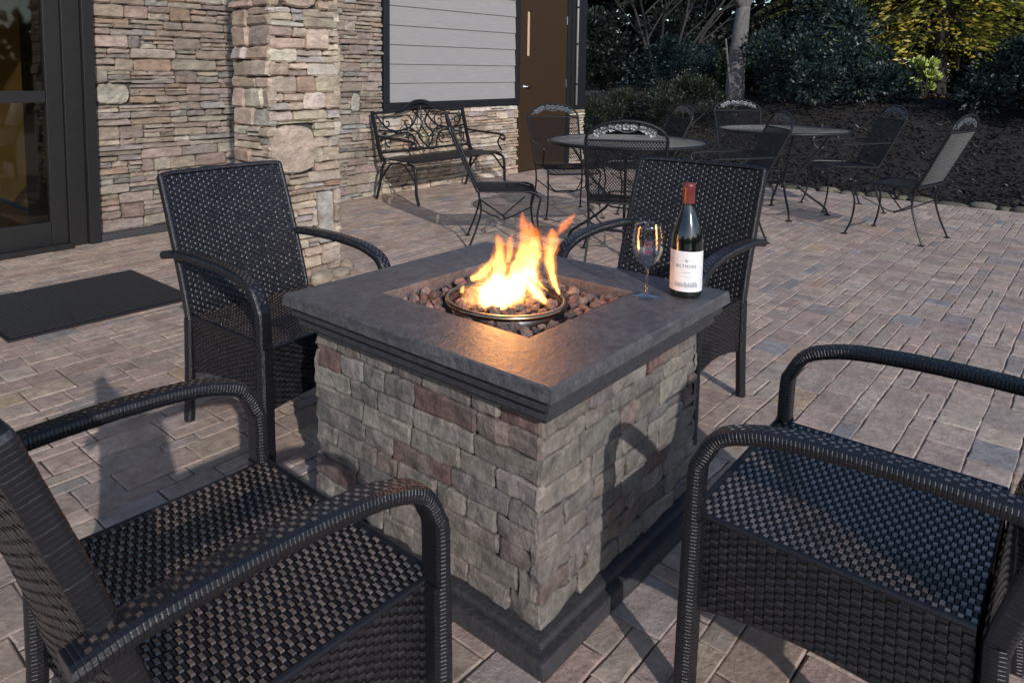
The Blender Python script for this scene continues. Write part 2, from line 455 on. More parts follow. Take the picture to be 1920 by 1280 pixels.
# ------------------------------------------------------------------ building
WPAL = [((.315, .26, .215), 5), ((.28, .235, .20), 5), ((.255, .212, .18), 4), ((.35, .305, .26), 3), ((.23, .205, .188), 3), ((.29, .275, .255), 1.8), ((.29, .21, .155), 1), ((.225, .175, .15), 1.2)]
LPAL = [((.46, .38, .30), 5), ((.40, .325, .255), 5), ((.36, .29, .23), 3), ((.50, .44, .37), 3), ((.40, .37, .34), 1.8), ((.30, .25, .21), 1.5), ((.38, .27, .20), .7)]
def wall_pieces(root, W, H, x0, yf, z0, seed, pal, specials=(), lim=296, wl=.36, prot=(.010, .042), hm=(.036, .10)):
    L = ledge_layout(W, H, seed=seed, wmax=wl, hmin=hm[0], hmax=hm[1])
    L = carve(L, specials)
    items = [(a, b, w_, h_, 0) for a, b, w_, h_ in L]
    for s in specials:
        items.append((s[0], s[1], s[2]-.004, s[3]-.004, s[4]))
    def bld(mb, p):
        col = jitter(pick(pal), .16, .05)
        if p[4]: col = jitter((.46, .40, .33), .05) if p[4] > 1 else jitter((.36, .34, .30), .05)
        nu = 5 if p[2] > .16 else 4
        stone(mb, (x0+p[0]-root.location.x, yf-root.location.y, z0+p[1]-root.location.z), (1, 0, 0), (0, 0, 1), (0, -1, 0), p[2], p[3], rnd.uniform(*prot)*(1.3 if p[4] else 1), col, nu=9 if p[4] else nu, nv=8 if p[4] else (3 if p[3] < .09 else 4), rounding=.6 if p[4] else rnd.choice([0, .05, .18]), jit=.0055, rough=.009)
    sizes_then_split(items, lambda p: vis_key((x0+p[0]+p[2]/2, yf, z0+p[1]+p[3]/2), p[2]*p[3]*(2 if z0+p[1] < 2.1 else .01)), root, 'stone', M_stone, 'upper_stonework', lim, bld)

wall = empty('stone_wall', (3.3, WALL_Y, 0), label='tall ledgestone wall between the dark glass door and the grey siding', cat='stone wall')
mb = MB(); box(mb, 1.99-3.3, 4.64-3.3, .012, .3, -.05, 3.25); mb.build('wall_backing', M_mortar, wall)
wall_pieces(wall, 2.65, 3.25, 1.992, WALL_Y+.01, 0, 3, WPAL, specials=[(.02, .93, .24, .145, 1), (2.28, .80, .10, .17, 1)])
mb = MB(); box(mb, 1.995-3.3, 3.2-3.3, -.06, .0, 0, .05, b=.006); mb.build('wall_footing', M_mould, wall)

low = empty('low_stone_wall', (5.7, WALL_Y, 0), label='low ledgestone wall beneath the grey siding behind the iron bench', cat='stone wall')
mb = MB(); box(mb, 4.64-5.7, 6.755-5.7, .012, .3, -.05, .80); mb.build('wall_backing', M_mortar, low)
wall_pieces(low, 2.11, .795, 4.642, WALL_Y+.01, 0, 12, LPAL, lim=296)

corner = empty('corner_stone_wall', (8.0, WALL_Y, 0), label='short stub of ledgestone wall right of the brown door at the building corner', cat='stone wall')
mb = MB(); box(mb, 7.83-8, 8.16-8, .012, .3, -.05, .70); mb.build('wall_backing', M_mortar, corner)
wall_pieces(corner, .33, .70, 7.832, WALL_Y+.01, 0, 14, LPAL, lim=100)

sid = empty('siding_wall', (5.7, WALL_Y, 0), label='grey horizontal lap siding panel in a black frame above the bench', cat='siding')
X0, X1 = 4.722-5.7, 6.708-5.7; z = .872; i = 0
while z < 3.2:
    mb = MB(); z1 = z+.181
    vs = [(X0, .0, z), (X1, .0, z), (X1, .012, z1), (X0, .012, z1), (X0, .03, z), (X1, .03, z), (X1, .03, z1), (X0, .03, z1)]
    mb.add(vs, [(0, 1, 2, 3), (0, 4, 5, 1), (3, 2, 6, 7)]); mb.build('siding_plank', M_siding, sid); z += .183
mb = MB(); box(mb, 4.645-5.7, 4.721-5.7, -.03, .1, .801, 3.25, b=.003); mb.build('trim', M_trim, sid)
mb = MB(); box(mb, 4.722-5.7, 6.709-5.7, -.032, .1, .801, .871, b=.003); mb.build('trim', M_trim, sid)
mb = MB(); box(mb, 6.710-5.7, 6.757-5.7, -.03, .1, .801, 3.25, b=.003); mb.build('trim', M_trim, sid)
mb = MB(); box(mb, 4.64-5.7, 6.757-5.7, .05, .3, .8, 3.25); mb.build('sheathing', M_mortar, sid)

dr = empty('brown_door', (7.27, WALL_Y, 0), label='brown metal door with a tall narrow window and lever handle', cat='door')
mb = MB(); box(mb, -.505, -.34, .0, .05, .02, 2.08); box(mb, -.265, .48, .0, .05, .02, 2.08); box(mb, -.34, -.265, .0, .05, .02, 1.355); box(mb, -.34, -.265, .0, .05, 1.875, 2.08); mb.build('door_leaf', M_door, dr)
mb = MB(); box(mb, -.34, -.265, .025, .03, 1.355, 1.875); mb.build('pane', M_pale, dr)
mb = MB(); box(mb, .482, .555, -.02, .1, 0, 2.14, b=.003); box(mb, -.511, .555, -.02, .1, 2.082, 2.16, b=.003); mb.build('door_frame', M_trim, dr)
mb = MB(); box(mb, -.511, .56, .05, .3, 0, 3.25); box(mb, -.511, .56, -.0, .05, 2.161, 3.25); mb.build('sheathing', M_trim, dr)
mb = MB(); lathe(mb, [(0, -.01), (.026, -.01), (.026, .002), (.012, .006), (.012, .03), (0, .03)], 16)
for i in range(len(mb.v)): a, b, c = mb.v[i]; mb.v[i] = (a-.39, -c-.0, b+1.0)
tube(mb, [(-.39, -.028, 1.0), (-.36, -.032, 1.0), (-.30, -.034, .995)], .008, 8); mb.build('door_handle', M_steel, dr, smooth=True)
for hz in (1.8, 1.03): mb = MB(); tube(mb, [(.47, -.008, hz-.05), (.47, -.008, hz+.05)], .008, 8); mb.build('hinge', M_steel, dr)

cor = empty('corner_panel', (8.0, WALL_Y, 0), label='dark corner board of the building above the stone stub beside the brown door', cat='corner board')
mb = MB(); box(mb, 7.832-8, 8.16-8, -.03, .3, .701, 3.25, b=.004); mb.build('board', M_trim, cor)
pipe = empty('conduit_pipe', (7.915, WALL_Y-.05, .76), label='thin pale grey conduit pipe running up beside the brown door', cat='pipe')
mb = MB(); tube(mb, [(0, 0, 0), (0, 0, 2.4)], .014, 10); mb.build('pipe', M_siding, pipe, smooth=True)
for hz in (.25, .75, 1.2): mb = MB(); box(mb, -.02, .02, -.018, .05, hz, hz+.02, b=.002); mb.build('bracket', M_trim, pipe)

# glazed entrance on the left, room behind it
ent = empty('glass_door', (1.5, WALL_Y, 0), label='dark framed glass entrance door with push bar at left of the stone wall', cat='glass door')
def bx(name, m, x0, x1, y0, y1, z0, z1, par=ent, b=.003):
    mb = MB(); L = par.location; box(mb, x0-L.x, x1-L.x, y0-L.y, y1-L.y, z0-L.z, z1-L.z, b=b); return mb.build(name, m, par)
Y = WALL_Y
bx('door_stile', M_frame, 1.70, 1.80, Y-.02, Y+.06, .0, 2.4)
bx('frame_jamb', M_frame, 1.802, 1.915, Y-.045, Y+.12, .0, 2.6)
bx('frame_jamb', M_frame, 1.917, 1.988, Y-.085, Y+.12, .0, 3.2)
bx('mid_rail', M_frame, .62, 1.698, Y-.015, Y+.045, .955, 1.03)
bx('bottom_rail', M_frame, .62, 1.698, Y-.018, Y+.05, .015, .175)
bx('top_rail', M_frame, .62, 1.698, Y-.018, Y+.05, 2.3, 2.4)
bx('door_stile', M_frame, .52, .618, Y-.02, Y+.06, .0, 2.4)
bx('header', M_frame, -1.6, 1.80, Y-.04, Y+.1, 2.402, 3.2)
bx('frame_jamb', M_frame, .40, .518, Y-.045, Y+.1, 0, 2.4)
bx('threshold', M_frame, .40, 1.80, Y-.12, Y-.047, .0, .035)
bx('pane', M_pane, .62, 1.698, Y+.012, Y+.018, .176, .954, b=0)
bx('pane', M_pane, .62, 1.698, Y+.012, Y+.018, 1.031, 2.299, b=0)
side = empty('side_window', (-.6, WALL_Y, 0), label='dark framed side window beyond the glass entrance door at far left', cat='window')
bx('pane', M_pane, -1.5, .398, Y+.012, Y+.018, .2, 2.3, side, b=0); bx('frame', M_frame, -1.6, -1.5, Y-.04, Y+.1, 0, 2.4, side); bx('sill', M_frame, -1.498, .398, Y-.04, Y+.1, 0, .199, side); bx('head_rail', M_frame, -1.498, .398, Y-.03, Y+.1, 2.301, 2.4, side)
room = empty('lobby_room', (.5, 7, 0), label='ochre walled lobby with wood floor seen through the glass door', cat='room')
bx('room_floor', M_roomf, -1.6, 1.98, Y+.13, 9, -.05, .02, room, b=0)
bx('room_wall', M_room, -1.6, 1.98, 7.6, 7.7, .021, 2.8, room, b=0)
bx('room_wall', M_room, 2.05, 2.1, Y+.31, 7.599, .021, 2.8, room, b=0)
bx('room_wall', M_room, -1.7, -1.61, Y+.13, 7.599, .021, 2.8, room, b=0)
bx('room_ceiling', M_room, -1.7, 2.1, Y+.13, 7.7, 2.81, 2.9, room, b=0)
bx('room_column', M_frame, 1.80, 1.97, Y+.5, Y+.75, .021, 2.8, room)

can = empty('entrance_canopy', (1.0, 4.1, 3.26), label='unseen flat entrance canopy carried by the stone pillar above the glass door', cat='canopy')  # out of view; inferred from the pillar, shaped to darken seat reflections
mb = MB(); box(mb, -3.2, 1.9, -1.25, .93, 0, .35); mb.build('soffit', M_soffit, can)

# pillar
pil = empty('stone_pillar', (2.4, 3.47, 0), label='freestanding ledgestone pillar with a large pale boulder, behind the wicker chair', cat='pillar')
PX0, PX1, PY0, PY1 = 2.235, 2.665, 3.29, 3.62
mb = MB(); box(mb, PX0-2.4+.012, PX1-2.4-.012, PY0-3.47+.012, PY1-3.47-.012, -.05, 3.25); mb.build('pillar_core', M_mortar, pil)
items = []
def face_items(W, seed, fi, specials=()):
    L = ledge_layout(W, 3.25, seed=seed, wmax=.26, split=.45, hmin=.05, hmax=.12)
    L = carve(L, specials)
    return [(fi, *p, 0) for p in L]+[(fi, s[0], s[1], s[2]-.004, s[3]-.004, s[4]) for s in specials]
faces = [((PX0, PY0, 0), (1, 0, 0), (0, -1, 0), PX1-PX0), ((PX0, PY1, 0), (0, -1, 0), (-1, 0, 0), PY1-PY0), ((PX1, PY0, 0), (0, 1, 0), (1, 0, 0), PY1-PY0), ((PX1, PY1, 0), (-1, 0, 0), (0, 1, 0), PX1-PX0)]
items += face_items(PX1-PX0, 31, 0, [(.0, .60, .27, .27, 2), (.05, 1.50, .25, .2, 2), (.29, .18, .11, .30, 1)])
for i in (1, 2, 3): items += face_items(faces[i][3], 40+i, i)
def pb(mb, p):
    o, U, N, W = faces[p[0]]; o = Vector(o)-Vector((2.4, 3.47, 0)); U = Vector(U); N = Vector(N)
    col = jitter(pick(LPAL), .15, .05)
    if p[5] == 2: col = (.42, .34, .275)
    elif p[5] == 1: col = (.38, .36, .33)
    ext = .018
    a, w_ = p[1], p[3]
    if a < .01: a -= ext; w_ += ext
    if a+w_ > W-.015: w_ += ext
    stone(mb, o+U*a+Vector((0, 0, p[2])), U, (0, 0, 1), N, w_, p[4], rnd.uniform(.014, .04)*(1.2 if p[5] else 1), col, nu=9 if p[5] else (5 if w_ > .15 else 4), nv=8 if p[5] else (4 if p[4] > .09 else 3), rounding=.72 if p[5] == 2 else rnd.choice([0, .1, .25]), jit=.005)
def pk(p):
    o, U, N, W = faces[p[0]]
    c = Vector(o)+Vector(U)*(p[1]+p[3]/2)+Vector((0, 0, p[2]+p[4]/2))
    return vis_key(c, p[3]*p[4]*(1 if p[0] < 2 else .001))
sizes_then_split(items, pk, pil, 'stone', M_stone, 'hidden_stonework', 290, pb)
for (cx, cy, rx, ry, rz) in ((2.70, 3.24, .05, .045, .05), (2.60, 3.17, .07, .045, .035), (2.45, 3.15, .08, .05, .04), (2.30, 3.17, .07, .05, .035)):
    mb = MB(); pebble(mb, (cx-2.4, cy-3.47, .02), rx, ry, rz, jitter((.30, .26, .19)), cx*9); mb.build('base_rock', M_stone, pil, smooth=True)

# floor mat
fm = empty('door_mat', (1.38, 3.74, 0), label='black ribbed rubber mat lying on pavers before the glass door', cat='mat')
mb = MB(); box(mb, -.435, .43, -.37, .37, .004, .012, b=.002); mb.build('mat_base', M_mat, fm)
mb = MB()
for i in range(34):
    yy = -.35+i*.0208; box(mb, -.42, .415, yy, yy+.010, .012, .019, b=.002)
mb.build('ribs', M_mat, fm)

# ------------------------------------------------------------------ fire pit
pit = empty('fire_pit', (PITX, PITY, 0), label='square stone gas fire pit table with charcoal slab top and lit flame', cat='fire pit')
HB = .345
mb = MB(); box(mb, -HB+.006, HB-.006, -HB+.006, HB-.006, .02, .50); mb.build('pit_core', M_mortar, pit)
mb = MB(); box(mb, -.391, .391, -.391, .391, .001, .040, b=.004); mb.build('plinth', M_mould, pit)
mb = MB(); box(mb, -.372, .372, -.372, .372, .041, .060, b=.006); mb.build('plinth_step', M_mould, pit)
def ringslab(name, m, half, inner, z0, z1, b=.004, wob=0):
    bm = bmesh.new(); n = 14
    def sq(hf, z, wz=0):
        out = []
        cs = [(-hf, -hf), (hf, -hf), (hf, hf), (-hf, hf)]
        for i in range(4):
            a, c = cs[i], cs[(i+1) % 4]
            for k in range(n):
                t = k/n; x, y = a[0]+(c[0]-a[0])*t, a[1]+(c[1]-a[1])*t
                q = wz*noise.noise(Vector((x*14, y*14, z*40))); d = Vector((x, y)).normalized()*q
                out.append(bm.verts.new((x+d.x, y+d.y, z+q*.3)))
        return out
    rings = [sq(half-b, z0), sq(half, z0+b, wob), sq(half, (z0+z1)/2, wob), sq(half, z1-b, wob), sq(half-b, z1), sq(inner+.003, z1), sq(inner, z1-.003), sq(inner, z0)]
    rings.append(rings[0])
    for A, B in zip(rings, rings[1:]):
        for i in range(len(A)):
            j = (i+1) % len(A); bm.faces.new((A[i], A[j], B[j], B[i]))
    bm.normal_update(); bm.verts.index_update()
    mb = MB(); mb.add([v.co.copy() for v in bm.verts], [[v.index for v in f.verts] for f in bm.faces]); bm.free()
    return mb.build(name, m, pit)
ringslab('slab_top', M_slab, .407, .226, .5565, .5905, .004, .006)
ringslab('moulding', M_mould, .394, .23, .531, .551, .005, .002)
ringslab('moulding', M_mould, .380, .23, .505, .526, .005, .002)
mb = MB(); 
for q in ((-.372, -.23, -.372, .372), (.23, .372, -.372, .372), (-.229, .229, -.372, -.23), (-.229, .229, .23, .372)): box(mb, *q, .500, .5555)
mb.build('slab_support', M_mould, pit)
mb = MB(); box(mb, -.228, .228, -.228, .228, .515, .549); mb.build('burner_pan', M_mould, pit)
PPAL = [((.24, .215, .182), 5), ((.215, .19, .162), 4), ((.26, .235, .20), 3), ((.185, .168, .148), 2.5), ((.28, .255, .22), 1.2), ((.165, .108, .092), 1.4), ((.205, .158, .132), 1.7), ((.165, .15, .14), 1.3)]
pf = [((-HB, -HB), (1, 0, 0), (0, -1, 0)), ((-HB, HB), (0, -1, 0), (-1, 0, 0)), ((HB, -HB), (0, 1, 0), (1, 0, 0)), ((HB, HB), (-1, 0, 0), (0, 1, 0))]
for fi, (o, U, N) in enumerate(pf):
    rows = ledge_layout(2*HB, .436, hmin=.038, hmax=.064, wmin=.07, wmax=.19, split=.16, seed=60+fi, gap=.0018)
    for (a, b, w_, h_) in rows:
        mb = MB(); e = rnd.choice([.002, .006, .010])
        if a < .003: a -= e; w_ += e
        if a+w_ > 2*HB-.006: w_ += e
        stone(mb, Vector((o[0], o[1], .062+b))+Vector(U)*a, U, (0, 0, 1), N, w_, h_, rnd.uniform(.0035, .007), jitter(pick(PPAL), .09, .03), nu=6, nv=5, jit=.0028, rough=.0075, rounding=rnd.choice([0, .0, .05]), back=.012, emax=.006)
        mb.build('stone', M_pitstone, pit)
# burner ring and lava rocks
RC = (-.022, -.009)
mb = MB(); lathe(mb, [(.148+.0078*math.cos(t*PI/6), .579+.0078*math.sin(t*PI/6)) for t in range(12)], 64, RC[0], RC[1], col=(1, 1, 1), close=True)
mb.build('burner_ring', M_ring, pit, smooth=True)
mb = MB(); lathe(mb, [(.141, .552), (.141, .577), (.143, .579), (.145, .577), (.145, .552)], 48, RC[0], RC[1]); mb.build('burner_bowl', M_steel, pit, smooth=True)
r = random.Random(17); placed = []
def rock(x, y, z, s, inner):
    mb = MB(); bm = bmesh.new(); bmesh.ops.create_icosphere(bm, subdivisions=2 if s > .014 else 1, radius=1)
    sd = r.random()*80; sx, sy, sz = r.uniform(.8, 1.25), r.uniform(.8, 1.2), r.uniform(.65, 1)
    vs = []
    for v in bm.verts:
        p = v.co; q = 1+.55*noise.noise(p*1.6+Vector((sd, sd, 0)))+.38*noise.noise(p*3.5+Vector((0, sd, sd)))
        vs.append((p.x*s*q*sx, p.y*s*q*sy, p.z*s*q*sz))
    col = jitter(r.choice([(.20, .12, .10), (.25, .155, .13), (.15, .11, .10), (.28, .20, .17), (.11, .09, .09)]) if not inner else r.choice([(.16, .12, .11), (.14, .125, .125), (.10, .09, .095), (.20, .14, .12)]))
    mb.add(vs, [[v.index for v in f.verts] for f in bm.faces], col); bm.free()
    o = mb.build('lava_rock', M_lava, pit, loc=(x, y, z)); o.rotation_euler = (0, 0, r.uniform(0, 6))
for layer, cnt in ((0, 165), (1, 120)):
    pl = []
    tries = 0
    while len(pl) < cnt and tries < 9000:
        tries += 1
        x, y = r.uniform(-.212, .212), r.uniform(-.212, .212); d = math.hypot(x-RC[0], y-RC[1])
        if .122 < d < .17: continue
        s = r.uniform(.010, .018)
        if any(math.hypot(x-a, y-b) < (s+t)*.82 for a, b, t in pl): continue
        pl.append((x, y, s))
    for x, y, s in pl:
        inner = math.hypot(x-RC[0], y-RC[1]) < .13
        z = (.560 if inner else .556)+layer*.012+(.002 if inner else 0)
        rock(x, y, z, s*(1 if layer == 0 else .92), inner)

# flames: glowing gas inside closed tongues
def flame_mat(z0, z1, e0, e1):
    m = bpy.data.materials.new('flame'); m.use_nodes = True; n = m.node_tree; L = n.links; n.nodes.clear()
    o = n.nodes.new('ShaderNodeOutputMaterial'); e = n.nodes.new('ShaderNodeEmission'); L.new(e.outputs[0], o.inputs['Volume'])
    g = n.nodes.new('ShaderNodeNewGeometry'); sp = n.nodes.new('ShaderNodeSeparateXYZ'); L.new(g.outputs['Position'], sp.inputs[0])
    mr = n.nodes.new('ShaderNodeMapRange'); mr.inputs[1].default_value = z0; mr.inputs[2].default_value = z1; L.new(sp.outputs[2], mr.inputs[0])
    nz = n.nodes.new('ShaderNodeTexNoise'); nz.inputs['Scale'].default_value = 18; nz.inputs['Detail'].default_value = 2
    mp = n.nodes.new('ShaderNodeMapping'); mp.inputs['Scale'].default_value = (2.2, 2.2, .6); L.new(g.outputs['Position'], mp.inputs[0]); L.new(mp.outputs[0], nz.inputs['Vector'])
    ad = n.nodes.new('ShaderNodeMath'); ad.operation = 'MULTIPLY_ADD'; L.new(nz.outputs['Fac'], ad.inputs[0]); ad.inputs[1].default_value = .55; ad.inputs[2].default_value = -.27
    a2 = n.nodes.new('ShaderNodeMath'); a2.operation = 'ADD'; L.new(mr.outputs[0], a2.inputs[0]); L.new(ad.outputs[0], a2.inputs[1])
    cr_ = n.nodes.new('ShaderNodeValToRGB'); L.new(a2.outputs[0], cr_.inputs[0])
    el = cr_.color_ramp.elements; el[0].position = 0; el[0].color = (1, .46, .13, 1); el[1].position = 1; el[1].color = (1, .22, .022, 1)
    q = el.new(.45); q.color = (1, .36, .075, 1)
    st = n.nodes.new('ShaderNodeMapRange'); L.new(a2.outputs[0], st.inputs[0]); st.inputs[3].default_value = e0; st.inputs[4].default_value = e1
    L.new(cr_.outputs[0], e.inputs[0]); L.new(st.outputs[0], e.inputs[1])
    return m
FM = flame_mat(.575, .74, 170, 30)
FM2 = flame_mat(.56, .75, 16, 7)
flm = empty('fire_flame', (PITX, PITY, .57), label='orange and yellow gas flames rising from the bronze burner ring', cat='flame')
# directions in the vertical plane facing the camera through the ring centre
ctr = Vector((PITX+RC[0], PITY+RC[1], 0))
def fp(px, py, dy=0):
    """point of the flame measured from the photograph, standing over the burner at depth offset dy"""
    d = (Rt*((px-CX)/FPX)+Up*(-(py-CY)/FPX)+F_)
    k = (ctr+fwd_h*dy-EYE).dot(fwd_h)/d.dot(fwd_h)
    return EYE+d*k-Vector((PITX, PITY, .57))
TONG = [
 # (pixel path base->tip, half widths px, depth)
 ([(932, 570), (931, 540), (937, 505), (938, 475), (934, 450), (932, 438)], [16, 14, 12, 11, 6, 1], -.01),
 ([(945, 566), (958, 535), (975, 500), (984, 470), (985, 440), (981, 415), (979, 396)], [16, 17, 16, 15, 11, 6, 1], .0),
 ([(980, 530), (996, 490), (1003, 460), (1000, 435), (993, 415)], [8, 13, 14, 9, 1], .02),
 ([(1030, 571), (1012, 556), (1000, 535), (996, 508), (1001, 485), (1004, 470)], [3, 8, 10, 11, 8, 1], -.015),
 ([(1049, 552), (1040, 532), (1033, 505), (1031, 470), (1034, 445), (1035, 428)], [2, 6, 8, 11, 11, 3], .01),
 ([(882, 523), (898, 517), (914, 503), (921, 489), (924, 478)], [4, 9, 9, 5, 1], -.01),
 ([(952, 492), (955, 470), (957, 452), (962, 436)], [5, 7, 6, 1], .03),
 ([(1044, 440), (1056, 425), (1070, 410), (1080, 398)], [3, 7, 5, 1], .03),
 ([(866, 549), (867, 541), (870, 535)], [4, 4, 1], -.02),
 ([(925, 580), (926, 562), (930, 540), (936, 515)], [20, 32, 26, 12], -.03), ([(960, 560), (968, 545), (976, 525), (985, 500)], [10, 18, 16, 8], -.01), ([(1003, 560), (1000, 545), (990, 530)], [4, 8, 5], -.03),
 ([(898, 572), (905, 560), (915, 550), (925, 545)], [2, 8, 10, 10], -.04),
 ([(893, 540), (905, 548), (918, 555), (930, 560)], [3, 7, 10, 12], -.03),
 ([(958, 580), (952, 566), (945, 555), (938, 545)], [2, 8, 12, 12], -.04),
 ([(1028, 545), (1014, 535), (1005, 522), (1000, 505)], [1, 4, 6, 6], .0),
]
def tongue(pts, ws, dd, k_, m, name):
    path = smooth_path([fp(x, y, dd) for x, y in pts], 8)
    sw = []
    for i in range(len(pts)-1):
        for k in range(8): sw.append(ws[i]+(ws[i+1]-ws[i])*k/8)
    sw.append(ws[-1])
    sc_ = [max(.25, s*k_*(1+.22*noise.noise(Vector((i*.3, pts[0][0], 0)))))/FPX*1.83 for i, s in enumerate(sw)]
    mb = MB(); sweep(mb, path, circ(1, 16), scale=sc_, upv=(.7, .7, 0))
    for i, p in enumerate(mb.v):
        p = Vector(p); c = path[i//16]; d = p-c
        q = 1+.55*noise.noise(Vector((p.x*70, p.y*70, p.z*22+pts[0][0])))+.25*noise.noise(Vector((p.x*160, p.y*160, p.z*60)))
        mb.v[i] = tuple(c+d*max(.15, q))
    mb.build(name, m, flm, smooth=True)
for pts, ws, dd in TONG:
    tongue(pts, ws, dd, .95, FM, 'tongue'); tongue(pts, ws, dd+.002, 1.55, FM2, 'glow_tongue')
for k, (loc, e) in enumerate((((PITX-.03, PITY-.03, .66), .9), ((PITX+.0, PITY-.0, .75), .5))):
    ld = bpy.data.lights.new('flame_light', 'POINT'); ld.energy = e; ld.color = (1, .42, .13); ld.shadow_soft_size = .05
    lo = bpy.data.objects.new('flame_light', ld); C.objects.link(lo); lo.parent = flm; lo.location = Vector(loc)-flm.location

# ------------------------------------------------------------------ wine bottle and glass
SZ = .5915
bt = empty('wine_bottle', (1.763, .777, SZ), label='dark red wine bottle with white label and maroon capsule on slab', cat='wine bottle')
bt.rotation_euler = (0, 0, math.atan2(.777, 1.763)-PI/2)   # local -y looks back to the eye
mb = MB()
prof = [(0, .0), (.033, .0), (.0375, .003), (.0385, .01), (.0385, .135), (.0375, .150), (.034, .168), (.0275, .190), (.0205, .209), (.0160, .226), (.0143, .240), (.0138, .283), (0, .283)]
lathe(mb, prof, 48); mb.build('bottle_glass', M_bottle, bt, smooth=True)
mb = MB(); lathe(mb, [(.0146, .228), (.0148, .232), (.0146, .270), (.0158, .272), (.0158, .281), (.0150, .287), (0, .288)], 40); mb.build('capsule', M_caps, bt, smooth=True)
LZ0, LZ1, LR = .018, .120, .0391
mb = MB(); vs = []; n = 40
for i in range(n+1):
    a = -PI/2+(i/n-.5)*R(190)
    vs += [(LR*math.cos(a), LR*math.sin(a), LZ0), (LR*math.cos(a), LR*math.sin(a), LZ1)]
mb.add(vs, [(2*i, 2*i+2, 2*i+3, 2*i+1) for i in range(n)]); lab = mb.build('label', M_label, bt, smooth=True)
def on_label(x, z, rr=LR+.0003):
    a = -PI/2+x/LR; return (rr*math.cos(a), rr*math.sin(a), z)
def text_mesh(s, size, spacing=1.0):
    cu = bpy.data.curves.new('txt', 'FONT'); cu.body = s; cu.size = size; cu.align_x = 'CENTER'; cu.space_character = spacing; cu.resolution_u = 2
    ob = bpy.data.objects.new('txt', cu); C.objects.link(ob)
    dg = bpy.context.evaluated_depsgraph_get(); me = bpy.data.meshes.new_from_object(ob.evaluated_get(dg))
    bpy.data.objects.remove(ob)
    return [v.co.copy() for v in me.vertices], [tuple(p.vertices) for p in me.polygons]
def label_text(s, size, z, m, spacing=1.0, sxx=1.0, name='lettering'):
    vs, fs = text_mesh(s, size, spacing)
    mb = MB(); mb.add([on_label(v.x*sxx, z+v.y) for v in vs], fs); return mb.build(name, m, lab)
label_text('BILTMORE', .0115, .079, M_ink, 1.15, .86)
mb = MB()
def lq(x0, x1, z0, z1):
    k = 4; vs = []
    for i in range(k+1): xx = x0+(x1-x0)*i/k; vs += [on_label(xx, z0), on_label(xx, z1)]
    mb.add(vs, [(2*i, 2*i+2, 2*i+3, 2*i+1) for i in range(k)])
for i in range(12):
    a = i*PI/6; x, z = math.cos(a)*.0042, math.sin(a)*.0042
    mb.add([on_label(0, .0965), on_label(x-z*.18, .0965+z+x*.18), on_label(x+z*.18, .0965+z-x*.18)], [(0, 1, 2)])
for q_ in range(8): lq(-.0105+q_*.0027, -.0090+q_*.0027, .0655, .0680)
lq(-.012, .012, .0558, .0565)
lq(-.015, -.006, .0962, .0968); lq(.006, .015, .0962, .0968)
mb.build('emblem', M_inkl, lab)
mb = MB(); rr = random.Random(3)
x = -.0275
lq(-.028, .028, .0285, .0292)
while x < .027:
    w_ = rr.uniform(.0018, .004); h_ = rr.uniform(.006, .012); lq(x, x+w_*.75, .030, .030+h_)
    mb.add([on_label(x, .030+h_), on_label(x+w_*.75, .030+h_), on_label(x+w_*.37, .0335+h_)], [(0, 1, 2)]); x += w_
mb.build('engraving', M_inkl, lab)

wg = empty('wine_glass', (1.681, .842, SZ), label='clear stemmed wine glass with a small maroon print beside the bottle', cat='wine glass')
mb = MB()
outer = [(0, .0), (.0345, .0), (.0355, .0012), (.034, .0022), (.018, .0045), (.0065, .008), (.0038, .014), (.0035, .050), (.0038, .068), (.0075, .0765), (.018, .084), (.029, .097), (.0355, .115), (.0375, .133), (.0365, .155), (.0335, .178), (.0325, .187)]
inner = [(.0315, .187), (.0325, .178), (.0355, .155), (.0364, .133), (.0343, .115), (.0278, .098), (.017, .0865), (.006, .0805), (0, .0795)]
lathe(mb, outer+inner, 48); mb.build('glass_bowl', M_glass, wg, smooth=True)
wg.rotation_euler = (0, 0, math.atan2(.842, 1.681)-PI/2)
mb = MB()
def gl(x, z, r0=.0378): a = -PI/2+x/r0; return (r0*math.cos(a), r0*math.sin(a), z)
for i in range(16):
    a0 = i*PI/8
    for q in (.0045, .0075):
        a1 = a0+.22
        P = [(math.cos(a0)*q, math.sin(a0)*q), (math.cos(a0)*(q+.002), math.sin(a0)*(q+.002)), (math.cos(a1)*(q+.002), math.sin(a1)*(q+.002)), (math.cos(a1)*q, math.sin(a1)*q)]
        mb.add([gl(x, .140+z) for x, z in P], [(0, 1, 2, 3)])
for i in range(7):
    x = -.009+i*.003; mb.add([gl(x, .122), gl(x+.002, .122), gl(x+.002, .126), gl(x, .126)], [(0, 1, 2, 3)])
for i in range(5):
    x = -.0065+i*.003; mb.add([gl(x, .117), gl(x+.002, .117), gl(x+.002, .120), gl(x, .120)], [(0, 1, 2, 3)])
mb.build('print', M_emb, wg)

